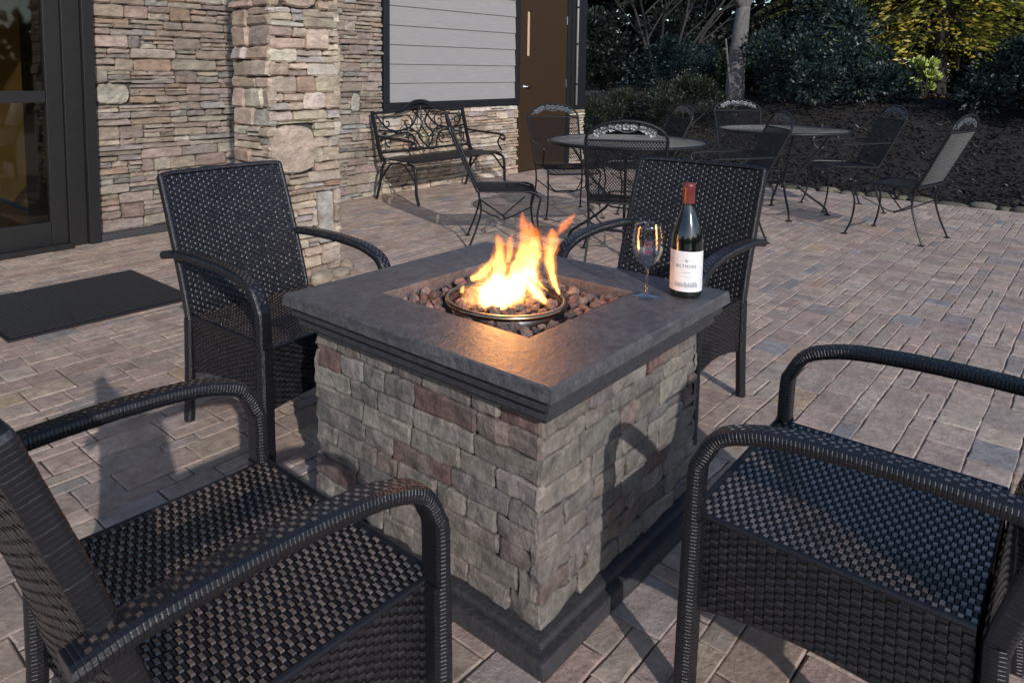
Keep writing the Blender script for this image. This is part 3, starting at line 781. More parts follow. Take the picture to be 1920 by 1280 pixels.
# ------------------------------------------------------------------ wicker chairs
W_, D_, HA, HAR, HS, HBK, TB = .254, .218, .545, .55, .360, .80, .160
def weave(mb, fn, nu, nv, amp=.0022, fill=.96, wfill=.86, mi_w=1, mi_p=0, twill=False, flip=False):
    """plain weave of flat strands over the surface fn(u,v)->(point, normal)"""
    for j in range(nv):
        for i in range(nu):
            weft = ((i+j) % 2 == 0)
            u0, u1, v0, v1 = i/nu, (i+1)/nu, j/nv, (j+1)/nv
            e = (1-fill)/2
            vs = []
            jit = rnd.uniform(-.22, .22)*amp; ja, jb = rnd.uniform(-.06, .06), rnd.uniform(-.06, .06); tc = (rnd.uniform(.55, 1.35),)*3
            if weft:
                e2 = (1-wfill)/2
                a, b = v0+(v1-v0)*e2, v1-(v1-v0)*e2
                for t, hgt in ((-.02, -.5), (.17+ja, 1), (.83+jb, 1), (1.02, -.5)):
                    uu = u0+(u1-u0)*t
                    for vv in (a, b):
                        p, n = fn(uu, vv); vs.append(p+n*(amp*hgt+jit))
                mb.add(vs, [(0, 2, 3, 1), (2, 4, 5, 3), (4, 6, 7, 5)], tc, mi=mi_w)
            else:
                a, b = u0+(u1-u0)*e, u1-(u1-u0)*e
                for t, hgt in ((-.12, -.3), (.2, 1), (.8, 1), (1.12, -.3)):
                    vv = v0+(v1-v0)*t
                    for uu in (a, b):
                        p, n = fn(uu, vv); vs.append(p+n*(amp*hgt*.75+jit))
                mb.add(vs, [(0, 1, 3, 2), (2, 3, 5, 4), (4, 5, 7, 6)], tc, mi=mi_p)
def wrap(mb, path, a, b, pitch=.0066, upv=(0, 0, 1), col=(1, 1, 1)):
    """tube of rounded-rectangle section bound round and round with strand"""
    # resample
    P = [Vector(p) for p in path]; L = [0]
    for i in range(1, len(P)): L.append(L[-1]+(P[i]-P[i-1]).length)
    n = max(2, int(L[-1]/pitch)); out = []; sc_ = []
    def at(s):
        for i in range(1, len(P)):
            if s <= L[i]+1e-9: t = (s-L[i-1])/max(1e-9, L[i]-L[i-1]); return P[i-1].lerp(P[i], t)
        return P[-1]
    for k in range(n):
        s0 = L[-1]*k/n; d = L[-1]/n; kk = rnd.uniform(.985, 1.012)
        for f, q in ((.02, .972), (.2, 1.0), (.8, 1.0), (.98, .972)):
            out.append(at(s0+d*f)); sc_.append(q*kk)
    rr = min(a, b)*.38
    prof = []
    for (sx, sy, a0) in ((1, 1, 0), (-1, 1, PI/2), (-1, -1, PI), (1, -1, 3*PI/2)):
        for k in range(3):
            t = a0+k*PI/4; prof.append((sx*(a/2-rr)+rr*math.cos(t), sy*(b/2-rr)+rr*math.sin(t)))
    sweep(mb, out, prof, col, sc_, upv=upv)
def back_pt(u, v, off=0):
    # u 0..1 left->right, v 0..1 seat->top
    x = (u-.5)*2
    half = (W_-.012)*(1-v)+ .243*v
    z = HS-.02+(HBK-HS+.02)*v
    yb = -D_+.012-TB*(max(0, v)**1.15)
    y = yb-.022*(1-x*x)*1.0+off*0
    top = .0*(1-x*x)
    return Vector((x*half, y, z+top*v))
def fn_of(S, sgn=1):
    def f(u, v):
        e = .01
        p = S(u, v); a = S(u+e, v)-S(u-e, v); b = S(u, v+e)-S(u, v-e)
        n = a.cross(b).normalized()*sgn
        return p, n
    return f
def make_wicker():
    root = empty('wicker_armchair', (0, 0, 0))
    # seat
    sw = W_-.016
    mb = MB()
    def seat(u, v):
        x = (u-.5)*2*sw; y = -D_+.02+v*(2*D_-.018)
        sag = -.010*(1-((u-.5)*2)**2)*(1-((v-.5)*2)**4)
        return Vector((x, y, HS+sag))
    weave(mb, fn_of(seat), 28, 52)
    for sx in (-1, 1):
        tube(mb, [(sx*sw, -D_+.02, HS-.003), (sx*sw, D_-.002, HS-.003)], .0065, 8)
    tube(mb, [(-sw, D_-.0, HS-.003), (sw, D_-.0, HS-.003)], .0075, 8)
    box(mb, -sw+.003, sw-.003, -D_+.02, D_-.006, HS-.035, HS-.0135)
    mb.build('seat', [M_wick, M_weft], root)
    # aprons, arched along their lower edge
    def apron(name, A, B, inset, nu, nv, arch):
        mb = MB(); A = Vector(A); B = Vector(B); nrm = -(B-A).cross(Vector((0, 0, 1))).normalized()
        def S(u, v):
            lowz = .175+arch*(1-((u-.5)*2)**2)
            return A.lerp(B, u)+Vector((0, 0, HS-.006-(1-v)*(HS-.006-lowz)))
        weave(mb, fn_of(S, -1), nu, nv, amp=.0016, mi_w=2)
        # backing and hem
        n = 16; vs = []
        for i in range(n+1):
            u_ = i/n; p = S(u_, 0); q = S(u_, 1)
            vs += [p-nrm*.003, q-nrm*.003, p-nrm*.018, q-nrm*.018]
        fs = []
        for i in range(n):
            a = 4*i; b = a+4
            fs += [(a, b, b+1, a+1), (a+2, a+3, b+3, b+2), (a, a+2, b+2, b)]
        mb.add(vs, fs)
        tube(mb, [S(i/n, 0)-nrm*.006 for i in range(n+1)], .0065, 7)
        mb.build(name, [M_wick, M_weft, M_weft2], root)
    apron('apron', (-sw, D_+.002, 0), (sw, D_+.002, 0), 0, 28, 22, .02)
    apron('apron', (sw+.004, D_-.0, 0), (sw+.004, -D_+.02, 0), 0, 26, 22, .03)
    apron('apron', (-sw-.004, -D_+.02, 0), (-sw-.004, D_-.0, 0), 0, 26, 22, .03)
    apron('apron', (sw, -D_+.01, 0), (-sw, -D_+.01, 0), 0, 28, 22, .02)
    # backrest: front and rear weave, edge roll
    mb = MB()
    weave(mb, fn_of(lambda u, v: back_pt(u, v)+Vector((0, .0, 0)), -1), 28, 50, amp=.0018, mi_w=2)
    for q in range(len(mb.v)): pass
    def rear(u, v): return back_pt(u, v)+Vector((0, -.030, -.004))
    weave(mb, fn_of(rear, 1), 28, 50, amp=.0016, mi_w=2)
    n = 12
    for off in (-.004, -.026):
        vs = [back_pt(i/n, j/n)+Vector((0, off, 0)) for j in range(n+1) for i in range(n+1)]
        k = n+1; mb.add(vs, [(j*k+i, j*k+i+1, (j+1)*k+i+1, (j+1)*k+i) for j in range(n) for i in range(n)])
    rim = [back_pt(0, i/14)+Vector((0, -.015, 0)) for i in range(15)]+[back_pt(i/12, 1)+Vector((0, -.015, .004)) for i in range(1, 12)]+[back_pt(1, 1-i/14)+Vector((0, -.015, 0)) for i in range(15)]
    wrap(mb, rim, .034, .018, .008, upv=(-1, 0, 0))
    mb.build('backrest', [M_wick, M_weft, M_weft2], root)
    for s in (-1, 1):
        # armrest with the front post above the seat
        mb = MB(); x = s*W_
        path = [(x, -D_-.115, HAR-.006), (x, -D_-.03, HAR+.008), (x, -.08, HAR+.012), (x, .06, HAR+.004), (x, .135, HA-.008), (x, .175, HA-.03), (x, .198, HA-.07), (x, .207, HS+.09), (x, .210, HS)]
        sp = smooth_path(path, 8)
        wrap(mb, sp, .048, .027)
        # plaited strip on top of the arm
        Ls = [0]
        for i in range(1, len(sp)): Ls.append(Ls[-1]+(Vector(sp[i])-Vector(sp[i-1])).length)
        def at(q):
            for i in range(1, len(sp)):
                if q <= Ls[i]: return Vector(sp[i-1]).lerp(Vector(sp[i]), (q-Ls[i-1])/max(1e-9, Ls[i]-Ls[i-1]))
            return Vector(sp[-1])
        stp = .0088
        for i in range(2, int(.56/stp)):
            p = at(i*stp+.0012); q = at((i+1)*stp-.0012); t = (q-p).normalized(); nrm = Vector((1, 0, 0)).cross(t).normalized()
            if nrm.z < 0: nrm = -nrm
            for k_ in range(3):
                if (i+k_) % 2: continue
                cx = -.0095+k_*.0095+rnd.uniform(-.0006, .0006); h0 = .0142-(abs(k_-1)*.0006)
                hw = .0031
                a = p+nrm*h0+Vector((cx-hw, 0, 0)); b = p+nrm*h0+Vector((cx+hw, 0, 0)); c = q+nrm*h0+Vector((cx+hw, 0, 0)); d = q+nrm*h0+Vector((cx-hw, 0, 0))
                mb.add([a, b, c, d, a-nrm*.003, b-nrm*.003, c-nrm*.003, d-nrm*.003], [(0, 1, 2, 3), (0, 4, 5, 1), (2, 6, 7, 3), (1, 5, 6, 2), (3, 7, 4, 0)], (rnd.uniform(.35, .9),)*3, mi=1)
        mb.build('armrest', [M_wick, M_weft], root, smooth=False)
        mb = MB(); wrap(mb, [(x, .210, HS), (x, .214, .18), (x, .218, .0)], .048, .034, upv=(0, 1, 0)); mb.build('leg', M_wick, root)
        mb = MB(); wrap(mb, [(s*(W_-.014), -D_-.003, HS-.012), (s*(W_-.012), -D_-.003, .18), (s*(W_-.008), -D_-.010, .0)], .032, .034, upv=(0, 1, 0)); mb.build('leg', M_wick, root)
    return root
GW = 'wicker armchairs around the fire pit'
wch = make_wicker()
WP = [((.583, .990), -91, 'front left wicker armchair seen from behind, its back filling the lower left corner'),
      ((1.394, 1.965), -178, 'wicker armchair in front of the stone pillar, beside the black door mat'),
      ((2.375, 1.175), 90, 'wicker armchair facing us directly behind the wine bottle'),
      ((1.490, .305), 1, 'front right wicker armchair with sunlit shiny woven seat')]
for i, ((x, y), a, lb) in enumerate(WP):
    o = wch if i == 0 else copy_tree(wch)
    o.location = (x, y, 0); o.rotation_euler = (0, 0, R(a)); tag(o, lb, 'armchair', GW)

# ------------------------------------------------------------------ wrought iron patio furniture
def mesh_panel(mb, S, nu, nv, wd=.0016, W=.42, H=.42):
    """expanded metal: thin crossing bars over surface S(u,v)"""
    def bar(u0, v0, u1, v1):
        k = max(1, int(max(abs(u1-u0), abs(v1-v0))*6)); pts = [S(u0+(u1-u0)*i/k, v0+(v1-v0)*i/k) for i in range(k+1)]
        sweep(mb, pts, [(wd, wd*.7), (-wd, wd*.7), (-wd, -wd*.7), (wd, -wd*.7)], upv=(0, .3, 1), caps=False)
    sl = nu/nv
    for i in range(-nv, nu+1):
        # v rises 0..1 while u rises nv/nu
        du = nv/nu
        for sgn in (1, -1):
            u0 = i/nu if sgn == 1 else (i+nv)/nu; u1 = u0+sgn*du; v0, v1 = 0., 1.
            # clip to 0..1
            if u0 < 0: v0 = (0-u0)/(u1-u0); u0 = 0
            if u0 > 1: v0 = (1-u0)/(u1-u0); u0 = 1
            if u1 > 1: t = (1-u0)/(u1-u0); v1 = v0+(v1-v0)*t; u1 = 1
            if u1 < 0: t = (0-u0)/(u1-u0); v1 = v0+(v1-v0)*t; u1 = 0
            if v1-v0 > .01 and 0 <= v0 <= 1: bar(u0, v0, u1, v1)
SH = .385
def make_iron(arms):
    root = empty('iron_armchair' if arms else 'iron_chair', (0, 0, 0))
    w2 = .205; d2 = .20
    def seat(u, v):
        x = (u-.5)*2*w2; y = -d2+v*2*d2
        return Vector((x, y, SH-.018*math.sin(u*PI)*math.sin(min(1, v*1.1)*PI) - (.03*((v-.85)/.15)**2 if v > .85 else 0)))
    mb = MB(); mesh_panel(mb, seat, 26, 15, .0017); mb.build('seat_mesh', M_iron, root)
    mb = MB(); tube(mb, smooth_path([(-w2, -d2, SH), (-w2, 0, SH), (-w2, d2*.8, SH), (-w2*.95, d2, SH-.03), (0, d2+.01, SH-.032), (w2*.95, d2, SH-.03), (w2, d2*.8, SH), (w2, 0, SH), (w2, -d2, SH)], 5), .007, 7)
    tube(mb, [(-w2, -d2, SH), (w2, -d2, SH)], .007, 7); mb.build('seat_frame', M_iron, root)
    TZ = .775
    def back(u, v):
        hw = w2*(1-v)+.225*v
        return Vector(((u-.5)*2*hw, -d2-.005-.17*v-.01*math.sin(u*PI), SH+.02+(TZ-SH-.02)*v))
    mb = MB(); mesh_panel(mb, back, 26, 17, .0017); mb.build('back_mesh', M_iron, root)
    mb = MB()
    lft = [back(0, 1-i/8) for i in range(9)]; rgt = [back(1, i/8) for i in range(9)]
    arch = [Vector((-.225*math.cos(PI*i/14), -d2-.175-.035*math.sin(PI*i/14), TZ+.115*math.sin(PI*i/14))) for i in range(15)]
    tube(mb, [(-w2, -d2+.01, SH)]+[p for p in lft[::-1]]+arch[1:-1]+rgt[::-1]+[(w2, -d2+.01, SH)], .009, 8)
    tube(mb, [back(0, 1), back(.5, 1), back(1, 1)], .007, 7); mb.build('back_frame', M_iron, root)
    mb = MB(); r = random.Random(2)
    for i in range(9):
        a = PI*(.16+.68*i/8); rad = .165+r.uniform(-.02, .02)
        c = Vector((-rad*math.cos(a)*1.0, -d2-.195, TZ+.012+.072*math.sin(a)))
        for q in range(5):
            t = q*2*PI/5+i; s = .014+r.uniform(0, .004)
            p = c+Vector((math.cos(t)*.013, 0, math.sin(t)*.013))
            mb.add([p+Vector((s*.8*math.cos(k*PI/3), .002*(k % 2)-.003*(k == 6), s*.8*math.sin(k*PI/3))) for k in range(6)]+[p+Vector((0, .006, 0))], [(k, (k+1) % 6, 6) for k in range(6)])
    tube(mb, smooth_path([Vector((-.19, -d2-.185, TZ+.02)), Vector((-.10, -d2-.195, TZ+.07)), Vector((0, -d2-.2, TZ+.05)), Vector((.10, -d2-.195, TZ+.07)), Vector((.19, -d2-.185, TZ+.02))], 6), .004, 6)
    mb.build('floral_crest', M_crest, root)
    for sx in (-1, 1):
        mb = MB(); tube(mb, smooth_path([(sx*w2, d2*.75, SH), (sx*(w2+.012), d2+.012, SH-.03), (sx*(w2+.004), d2-.005, SH-.15), (sx*(w2+.01), d2+.01, .1), (sx*(w2+.03), d2+.04, .008)], 5), .007, 7)
        lathe(mb, [(0, 0), (.020, 0), (.020, .006), (0, .010)], 10, sx*(w2+.03), d2+.04); mb.build('leg', M_iron, root)
        mb = MB(); tube(mb, smooth_path([(sx*w2, -d2+.01, SH), (sx*(w2-.004), -d2+.03, SH-.12), (sx*w2, -d2-.0, .14), (sx*(w2+.015), -d2-.05, .008)], 5), .007, 7)
        lathe(mb, [(0, 0), (.020, 0), (.020, .006), (0, .010)], 10, sx*(w2+.015), -d2-.05); mb.build('leg', M_iron, root)
        if arms:
            mb = MB(); AZ = SH+.185
            tube(mb, smooth_path([(sx*(w2+.012), -d2-.075, AZ+.02), (sx*(w2+.035), -.08, AZ+.012), (sx*(w2+.04), .08, AZ+.005), (sx*(w2+.035), .15, AZ-.01), (sx*(w2+.03), .15, AZ-.045), (sx*(w2+.02), .11, AZ-.09), (sx*(w2+.02), .10, SH+.04), (sx*w2, .09, SH)], 5), .007, 7)
            mb.build('armrest', M_iron, root)
    mb = MB(); tube(mb, smooth_path([(-w2, d2-.05, SH-.1), (-.1, .02, SH-.19), (0, -.02, SH-.2), (.1, .02, SH-.19), (w2, d2-.05, SH-.1)], 6), .005, 6)
    tube(mb, smooth_path([(-w2, -d2+.03, SH-.12), (-.1, -.03, SH-.2), (0, .0, SH-.21), (.1, -.03, SH-.2), (w2, -d2+.03, SH-.12)], 6), .005, 6); mb.build('stretcher', M_iron, root)
    return root
def heading(fx, fy): return math.atan2(fy, fx)-PI/2
iron_a = make_iron(True); iron_s = make_iron(False)
GI = 'black wrought iron patio chairs'
IC = [(iron_s, (3.90, 3.00), (.66, -.75), 'iron patio chair without arms, sideways in front of the bench', 1),
      (iron_a, (4.06, 2.21), (.86, .50), 'iron armchair with its arched back to us, pushed up to the nearer round table', 1),
      (iron_a, (5.10, 3.30), (-.62, -.78), 'iron armchair with floral crest in front of the brown door', 1),
      (iron_a, (5.69, 2.98), (-.75, .66), 'iron armchair between the two round tables against the dark shrub', 1),
      (iron_a, (7.42, 2.72), (-.84, -.54), 'iron armchair with floral crest in front of the bare tree trunk', 1),
      (iron_a, (5.16, 2.04), (-.62, .78), 'dark iron armchair seen edge on in front of the farther round table', 1),
      (iron_a, (6.98, 1.72), (-.60, .80), 'iron armchair at the right of the farther round table, nearest the mulch bank', 1),
      (iron_s, (6.05, 1.13), (.18, .98), 'iron chair without arms standing alone at the far right of the patio', 1)]
used = set()
for pr_, (x, y), (fx, fy), lb, s in IC:
    o = pr_ if pr_.name not in used else copy_tree(pr_); used.add(pr_.name)
    o.location = (x, y, 0); o.rotation_euler = (0, 0, heading(fx, fy)); tag(o, lb, 'patio chair', GI)

def make_table(x, y, rad, h, lb):
    root = empty('iron_table', (x, y, 0), label=lb, cat='patio table', group='round black iron tables')
    mb = MB()
    def top(u, v):
        # map square to disc
        a, b = u*2-1, v*2-1
        return Vector((a*math.sqrt(max(0, 1-b*b/2))*rad, b*math.sqrt(max(0, 1-a*a/2))*rad, h))
    mesh_panel(mb, top, 44, 44, .0016); mb.build('table_mesh', M_iron, root)
    mb = MB(); lathe(mb, [(rad-.008, h-.016), (rad+.006, h-.016), (rad+.010, h-.004), (rad+.004, h+.006), (rad-.010, h+.006), (rad-.012, h-.004)], 64, close=True); mb.build('table_rim', M_iron, root, smooth=True)
    for k in range(4):
        a = k*PI/2+.5; c, s = math.cos(a), math.sin(a)
        def P(r_, z): return (r_*c, r_*s, z)
        mb = MB(); tube(mb, smooth_path([P(rad*.72, h-.015), P(rad*.62, h-.10), P(rad*.42, h-.26), P(.13, h-.36), P(.11, .26), P(rad*.42, .16), P(rad*.66, .07), P(rad*.72, .008)], 6), .009, 8)
        lathe(mb, [(0, 0), (.024, 0), (.024, .008), (0, .014)], 10, rad*.72*c, rad*.72*s); mb.build('leg', M_iron, root, smooth=True)
    mb = MB()
    for hz in (h-.36, .26): lathe(mb, [(.11+.006*math.cos(t*PI/3), hz+.006*math.sin(t*PI/3)) for t in range(6)], 24, close=True)
    mb.build('brace', M_iron, root, smooth=True)
make_table(4.47, 2.42, .52, .70, 'nearer round black iron mesh table in front of the brown door')
make_table(6.36, 2.02, .50, .70, 'farther round black iron mesh table near the mulch bank')

# bench
bn = empty('iron_bench', (5.0, 4.5, 0), label='black cast iron scrollwork bench against the low stone wall', cat='bench')
bn.location = (5.06, 4.62, 0)
bw = .62
mb = MB()
for i in range(9):
    yy = -.20+i*.047; box(mb, -bw, bw, yy, yy+.030, SH-.012+(.01 if i > 6 else 0), SH+.0, b=.002)
sl = None
for i in range(9): pass
mb.build('seat_slats', M_iron, bn)
def bp_(x, v): return Vector((x, .21+.10*v, SH+.05+v*.36))
mb = MB()
tube(mb, [bp_(-bw, 0), bp_(bw, 0)], .011, 8); tube(mb, [bp_(-bw, .98), bp_(-.28, 1.0)], .013, 8); tube(mb, [bp_(.28, 1.0), bp_(bw, .98)], .013, 8)
sweep(mb, smooth_path([bp_(-.34, .98), bp_(-.22, 1.05), bp_(-.10, 1.20), bp_(0, 1.24), bp_(.10, 1.20), bp_(.22, 1.05), bp_(.34, .98)], 6), [(.01, .018), (-.01, .018), (-.01, -.018), (.01, -.018)], upv=(0, 0, 1))
tube(mb, smooth_path([bp_(-.3, .98), bp_(-.12, 1.08), bp_(0, 1.12), bp_(.12, 1.08), bp_(.3, .98)], 6), .009, 8)
mb.build('crest_rail', M_iron, bn)
mb = MB()
def spiral(cx, cv, r0, turns, a0, sgn, rr=.007):
    pts = []
    for i in range(26):
        t = i/25; a = a0+sgn*turns*2*PI*t; q = r0*(1-.8*t)
        pts.append(bp_(cx+q*math.cos(a), cv+q*math.sin(a)/.37))
    tube(mb, pts, rr, 6)
for s in (-1, 1):
    spiral(s*.22, .70, .075, 1.1, PI/2, s); spiral(s*.22, .26, .06, 1.1, -PI/2, -s); spiral(s*.48, .72, .055, 1.1, PI/2, -s); spiral(s*.50, .26, .055, 1.0, -PI/2, s)
    tube(mb, smooth_path([bp_(s*.0, 0), bp_(s*.10, .35), bp_(s*.02, .68), bp_(s*.12, 1.0)], 8), .008, 6)
    tube(mb, smooth_path([bp_(s*.02, 1.1), bp_(s*.16, .62), bp_(s*.38, .5), bp_(s*.6, .55)], 8), .009, 6)
    tube(mb, smooth_path([bp_(s*.10, .0), bp_(s*.20, .40), bp_(s*.38, .42), bp_(s*.6, .30)], 8), .008, 6)
    tube(mb, smooth_path([bp_(s*.6, .95), bp_(s*.50, .60), bp_(s*.36, .50), bp_(s*.2, .55), bp_(s*.05, .3)], 8), .008, 6)
    for k in range(6):
        c = bp_(s*(.18+.07*k), .48+.05*math.sin(k*2)); a = .5*math.sin(k*1.7)
        mb.add([c+Vector((-.045, 0, -.02*a)), c+Vector((0, -.006, .014)), c+Vector((.045, 0, .02*a)), c+Vector((0, -.006, -.014))], [(0, 3, 2, 1)])
        mb.add([c+Vector((-.045, .004, -.02*a)), c+Vector((0, .008, .014)), c+Vector((.045, .004, .02*a)), c+Vector((0, .008, -.014))], [(0, 1, 2, 3)])
tube(mb, smooth_path([bp_(0, 0), bp_(.03, .3), bp_(-.03, .6), bp_(0, 1.1)], 8), .008, 6)
mb.build('scroll_panel', M_iron, bn)
for s in (-1, 1):
    mb = MB(); x = s*bw
    sweep(mb, smooth_path([(x, .33, SH+.42), (x, .27, SH+.2), (x, .215, SH+.02), (x, .16, SH-.02)], 6), [(.010, .016), (-.010, .016), (-.010, -.016), (.010, -.016)], upv=(0, 1, 0)); mb.build('back_post', M_iron, bn)
    mb = MB(); tube(mb, smooth_path([(x, .27, SH+.20), (x, .12, SH+.185), (x, -.12, SH+.175), (x, -.22, SH+.16), (x, -.23, SH+.12), (x, -.19, SH+.125)], 6), .011, 8)
    tube(mb, smooth_path([(x, -.19, SH+.165), (x, -.15, SH+.09), (x, -.20, SH+.01)], 6), .009, 8); mb.build('armrest', M_iron, bn, smooth=True)
    mb = MB(); tube(mb, smooth_path([(x, -.13, SH-.02), (x, -.22, SH-.06), (x, -.235, SH-.2), (x, -.24, .1), (x, -.27, .012)], 6), .013, 8); mb.build('leg', M_iron, bn, smooth=True)
    mb = MB(); tube(mb, smooth_path([(x, .15, SH-.02), (x, .20, SH-.10), (x, .225, .15), (x, .27, .012)], 6), .013, 8); mb.build('leg', M_iron, bn, smooth=True)
    mb = MB(); tube(mb, smooth_path([(x, -.23, SH-.18), (x, -.10, SH-.05), (x, .0, SH-.03), (x, .10, SH-.06), (x, .215, SH-.2)], 6), .009, 8); mb.build('brace', M_iron, bn, smooth=True)

# twig on the pavers
mb = MB(); tube(mb, smooth_path([(0, 0, .006), (.012, .03, .012), (.04, .055, .014), (.062, .064, .008)], 5), .0009, 5)
tw = mb.build('twig', M_dbark, loc=(.80, 1.71, 0)); tag(tw, 'thin curved twig lying on the pavers beside the front left chair', 'twig')

# ------------------------------------------------------------------ plants
def leaf(mb, c, l, w_, d, col, r):
    d = d.normalized(); side = d.cross(Vector((r.uniform(-1, 1), r.uniform(-1, 1), r.uniform(-.4, 1)))).normalized()
    a = c; m1 = c+d*l*.45+side*w_; b = c+d*l; m2 = c+d*l*.45-side*w_
    mb.add([a, m1, b, m2], [(0, 1, 2, 3)], col)
def bush(name, label, cat, x, y, rx, ry, h, n, lsz, cols, seed, z=None, clumps=22, group=None, needle=False, stems=7, upr=.3, lw=.4):
    r = random.Random(seed); z0 = terr(x, y) if z is None else z
    root = empty(name, (x, y, z0-.02), label=label, cat=cat, group=group)
    cl = []
    for i in range(clumps):
        a = r.uniform(0, 2*PI); q = math.sqrt(r.random()); zz = r.uniform(.12, 1)
        k = math.sqrt(max(.06, 1-(zz-.35)**2/.48))
        cl.append((Vector((math.cos(a)*q*rx*k, math.sin(a)*q*ry*k, zz*h*(1-.12*q))), r.uniform(.16, .34)*min(rx, ry, h*.8)*1.25))
    mb = MB()
    for i in range(n):
        c, s = r.choice(cl); d = Vector((r.gauss(0, 1), r.gauss(0, 1), r.gauss(0, 1))).normalized()
        p = c+d*s*(r.random()**.4); p.z = max(.01, p.z)
        col = r.choice(cols); k = r.uniform(.6, 1.25)
        leaf(mb, p, lsz*r.uniform(.6, 1.3), lsz*lw*r.uniform(.6, 1.1), d+Vector((0, 0, upr)), tuple(x_*k*DIM for x_ in col), r)
    mb.build('foliage', M_leaf, root)
    mb = MB()
    for i in range(stems):
        c, s = r.choice(cl); tube(mb, smooth_path([(r.uniform(-.04, .04), r.uniform(-.04, .04), 0), tuple(c*.5+Vector((r.uniform(-.05, .05), 0, 0))), tuple(c)], 4), .010, 5, scale=[1-.07*k for k in range(9)])
    mb.build('stem', M_dbark, root)
    return root
DIM = .72  # leaf colours darkened to stand in for light falling off across the garden
DK = [(.020, .030, .016), (.014, .024, .014), (.028, .036, .016)]
BL = [(.016, .036, .034), (.022, .044, .040), (.012, .026, .028)]
bush('juniper_shrub', 'low dark green feathery juniper at the building corner left of the bare trunk', 'shrub', 9.35, 4.25, .75, .62, .72, 9000, .05, DK, 1, group='low dark shrubs by the building', lw=.16, upr=.8)
bush('juniper_shrub', 'smaller olive green shrub at the building corner behind the nearer table', 'shrub', 9.35, 5.25, .62, .5, .55, 6000, .045, [(.030, .036, .012), (.022, .030, .014)], 2, group='low dark shrubs by the building', lw=.16, upr=.8)
bush('blue_shrub', 'bluish green rounded shrub left of the bare trunk, under the leafless tree', 'shrub', 11.9, 5.55, .75, .75, .85, 6500, .05, BL, 3, lw=.3)
bush('green_shrub', 'small yellow green leafy shrub right behind the bare trunk', 'shrub', 11.7, 4.32, .42, .42, .78, 3200, .06, [(.05, .075, .016), (.035, .055, .014)], 4, lw=.42)
bush('holly_bush', 'large bluish green holly bush right of the trunk with pale leaf tips', 'shrub', 10.85, 2.95, .95, .85, 1.28, 15000, .055, BL+BL+[(.05, .07, .03), (.028, .045, .030)], 5, lw=.36, clumps=34)
bush('young_shrub', 'small bright yellow green shrub standing alone on the mulch ridge', 'shrub', 12.0, 2.02, .17, .17, .62, 620, .07, [(.55, .66, .12), (.38, .48, .10), (.7, .74, .25)], 6, lw=.36, upr=1.0, clumps=12)
bush('evergreen_bush', 'dark blue green bush at the right edge of the picture', 'shrub', 10.5, .62, .70, .70, .82, 10000, .055, [(.014, .034, .032), (.010, .022, .022), (.018, .03, .02)], 8, lw=.32, clumps=26)

# bare trunk in the mulch bed
tx, ty = 10.53, 4.02; tz = terr(tx, ty)-.02
tr = empty('bare_tree', (tx, ty, tz), label='bare grey tree trunk forking above the farther chairs', cat='tree')
mb = MB()
tube(mb, smooth_path([(0, 0, 0), (.01, .0, .5), (.03, -.03, 1.0), (.05, -.05, 1.35)], 6), .115, 12, scale=[1.15-.02*i for i in range(19)], upv=(1, 0, 0)); mb.build('trunk', M_bark, tr, smooth=True)
r = random.Random(4)
def limb(mb, p, d, rad, L, depth):
    pts = [Vector(p)]; d = Vector(d).normalized()
    for i in range(5):
        d = (d+Vector((r.uniform(-.16, .16), r.uniform(-.16, .16), r.uniform(-.05, .14)))).normalized(); pts.append(pts[-1]+d*L/5)
    tube(mb, pts, rad, 7 if rad > .02 else 4, scale=[1-.13*i for i in range(6)], upv=(1, .2, 0))
    if depth > 0:
        for i in (2, 3, 4, 5):
            if r.random() < .85: limb(mb, pts[i], d+Vector((r.uniform(-1, 1), r.uniform(-1, 1), r.uniform(-.2, .6))), rad*.5, L*.62, depth-1)
for d, q in (((-.45, .45, .9), .07), ((.35, -.35, 1), .075), ((.0, .1, 1), .06)):
    mb = MB(); limb(mb, (.05, -.05, 1.30), d, q, 1.6, 2); mb.build('branch', M_bark, tr, smooth=True)
mb = MB(); tube(mb, [(-.1, .0, .0), (-.16, .1, .9)], .012, 6); mb.build('stake', M_bark, tr)

# leafless multi-stem tree at the back
lt = empty('leafless_tree', (12.6, 6.1, terr(12.6, 6.1)-.02), label='dark leafless multi stemmed small tree behind the bluish shrub', cat='tree')
for k in range(6):
    a = k*1.1; mb = MB(); limb(mb, (math.cos(a)*.08, math.sin(a)*.08, 0), (math.cos(a)*.5, math.sin(a)*.5, 1), .035, 2.6, 2); mb.build('stem', M_dbark, lt)

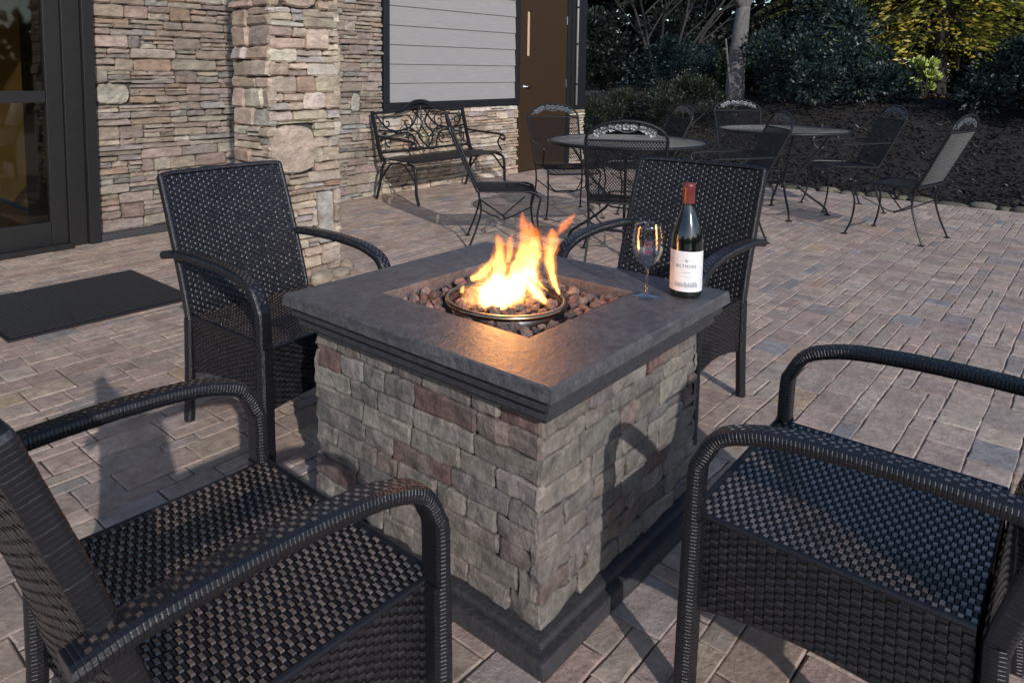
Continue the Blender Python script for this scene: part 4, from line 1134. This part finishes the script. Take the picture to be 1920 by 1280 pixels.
def conifer(name, label, x, y, h, rad, n, cols, seed, droop=.35, lsz=.10, z=None, zlow=.15, cat='tree', group=None):
    r = random.Random(seed); z0 = terr(x, y)-.03 if z is None else z
    root = empty(name, (x, y, z0), label=label, cat=cat, group=group)
    mb = MB(); tube(mb, [(0, 0, 0), (.03, .02, h*.5), (0, 0, h*.97)], .11, 8, scale=[1, .6, .15], upv=(1, 0, 0)); mb.build('trunk', M_dbark, root)
    mb = MB(); nb = int(n/150); bl = MB()
    for b in range(nb):
        t = r.random()**.9; zz = h*(zlow+(1-zlow)*t); L = rad*(1-t*.85)*r.uniform(.65, 1.1); a = r.uniform(0, 2*PI)
        d = Vector((math.cos(a), math.sin(a), 0)); side = Vector((-d.y, d.x, 0))
        tip = lambda q: Vector((0, 0, zz))+d*L*q+Vector((0, 0, .12*L*q-droop*L*q*q))
        tube(bl, [tip(q) for q in (0, .35, .7, 1)], .016, 4, scale=[1, .7, .4, .2])
        k0 = r.uniform(.6, 1.25); col0 = r.choice(cols)
        for i in range(150):
            q = r.uniform(.12, 1); sp = r.uniform(-1, 1)*L*.26*(1.15-q)+r.uniform(-.03, .03)
            p = tip(q)+side*sp+Vector((0, 0, r.uniform(-.05, .03)-abs(sp)*.25))
            dd = d*.8+side*(1.2 if sp > 0 else -1.2)*r.uniform(.3, 1)+Vector((0, 0, r.uniform(-.7, .2)))
            k = k0*r.uniform(.7, 1.3)
            leaf(mb, p, lsz*r.uniform(.6, 1.3), lsz*.17, dd, tuple(c*k for c in col0), r)
    mb.build('foliage', M_leaf, root); bl.build('branch', M_dbark, root)
    return root
YG = [(.19, .20, .02), (.25, .24, .03), (.14, .16, .02), (.25, .19, .025)]
OL = [(.035, .04, .012), (.05, .048, .014), (.028, .036, .012)]
conifer('gold_conifer', 'yellow green conifer with drooping sprays at the top right', 15.0, 2.3, 5.2, 2.4, 36000, YG, 11, droop=.55, lsz=.11, zlow=.14)
conifer('olive_conifer', 'dull olive conifer behind the large holly bush', 15.2, 4.0, 4.8, 1.8, 17000, OL, 12, droop=.45, lsz=.11, zlow=.12)
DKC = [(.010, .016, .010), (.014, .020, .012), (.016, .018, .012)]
DKN = ['far left of the woods edge beside the building', 'left woods edge behind the dark corner of the building', 'woods edge behind the leafless tree']
r0 = random.Random(33); yy = 12.5; i = 0
for yy in [12.8, 11.4, 10.0, 8.7, 7.4, 6.1, 4.9, 3.6, 2.3, 1.0, -.4, -1.8, -3.3, -4.8]:
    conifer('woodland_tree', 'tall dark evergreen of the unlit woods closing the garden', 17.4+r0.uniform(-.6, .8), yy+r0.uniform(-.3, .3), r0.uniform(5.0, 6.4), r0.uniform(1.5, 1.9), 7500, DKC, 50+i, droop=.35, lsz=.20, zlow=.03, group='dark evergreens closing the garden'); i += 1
for yy in range(-7, 16, 2):
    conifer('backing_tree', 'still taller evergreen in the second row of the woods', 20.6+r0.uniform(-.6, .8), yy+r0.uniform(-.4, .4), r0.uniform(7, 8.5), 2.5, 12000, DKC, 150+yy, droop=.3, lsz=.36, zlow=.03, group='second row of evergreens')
for (x, y, rr, hh, sd) in ((14.2, 8.3, 1.0, 1.6, 1), (14.6, 6.6, 1.0, 1.7, 2), (14.8, 5.2, .9, 1.4, 3), (14.6, .2, 1.0, 1.1, 4), (13.4, -1.2, 1.0, 1.2, 5), (12.2, 7.6, .9, 1.4, 7), (15.4, 1.4, .8, .7, 8)):
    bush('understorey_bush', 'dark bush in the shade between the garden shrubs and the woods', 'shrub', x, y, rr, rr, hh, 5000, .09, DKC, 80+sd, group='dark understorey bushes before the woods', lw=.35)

mb = MB(); r = random.Random(77)
for i in range(9000):
    a = r.uniform(R(150), R(330)); d = r.uniform(24, 29); zz = 4.6*r.random()**1.2*(.75+.25*math.sin(a*9)+.2*math.sin(a*23))
    k = r.uniform(.6, 1.3)
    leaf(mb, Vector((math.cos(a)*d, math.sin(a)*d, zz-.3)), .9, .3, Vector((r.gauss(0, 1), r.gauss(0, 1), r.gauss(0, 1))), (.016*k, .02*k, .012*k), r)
mb.build('unseen_woods', M_leaf, kind='stuff')  # unseen ring of foliage added behind the camera to darken reflections
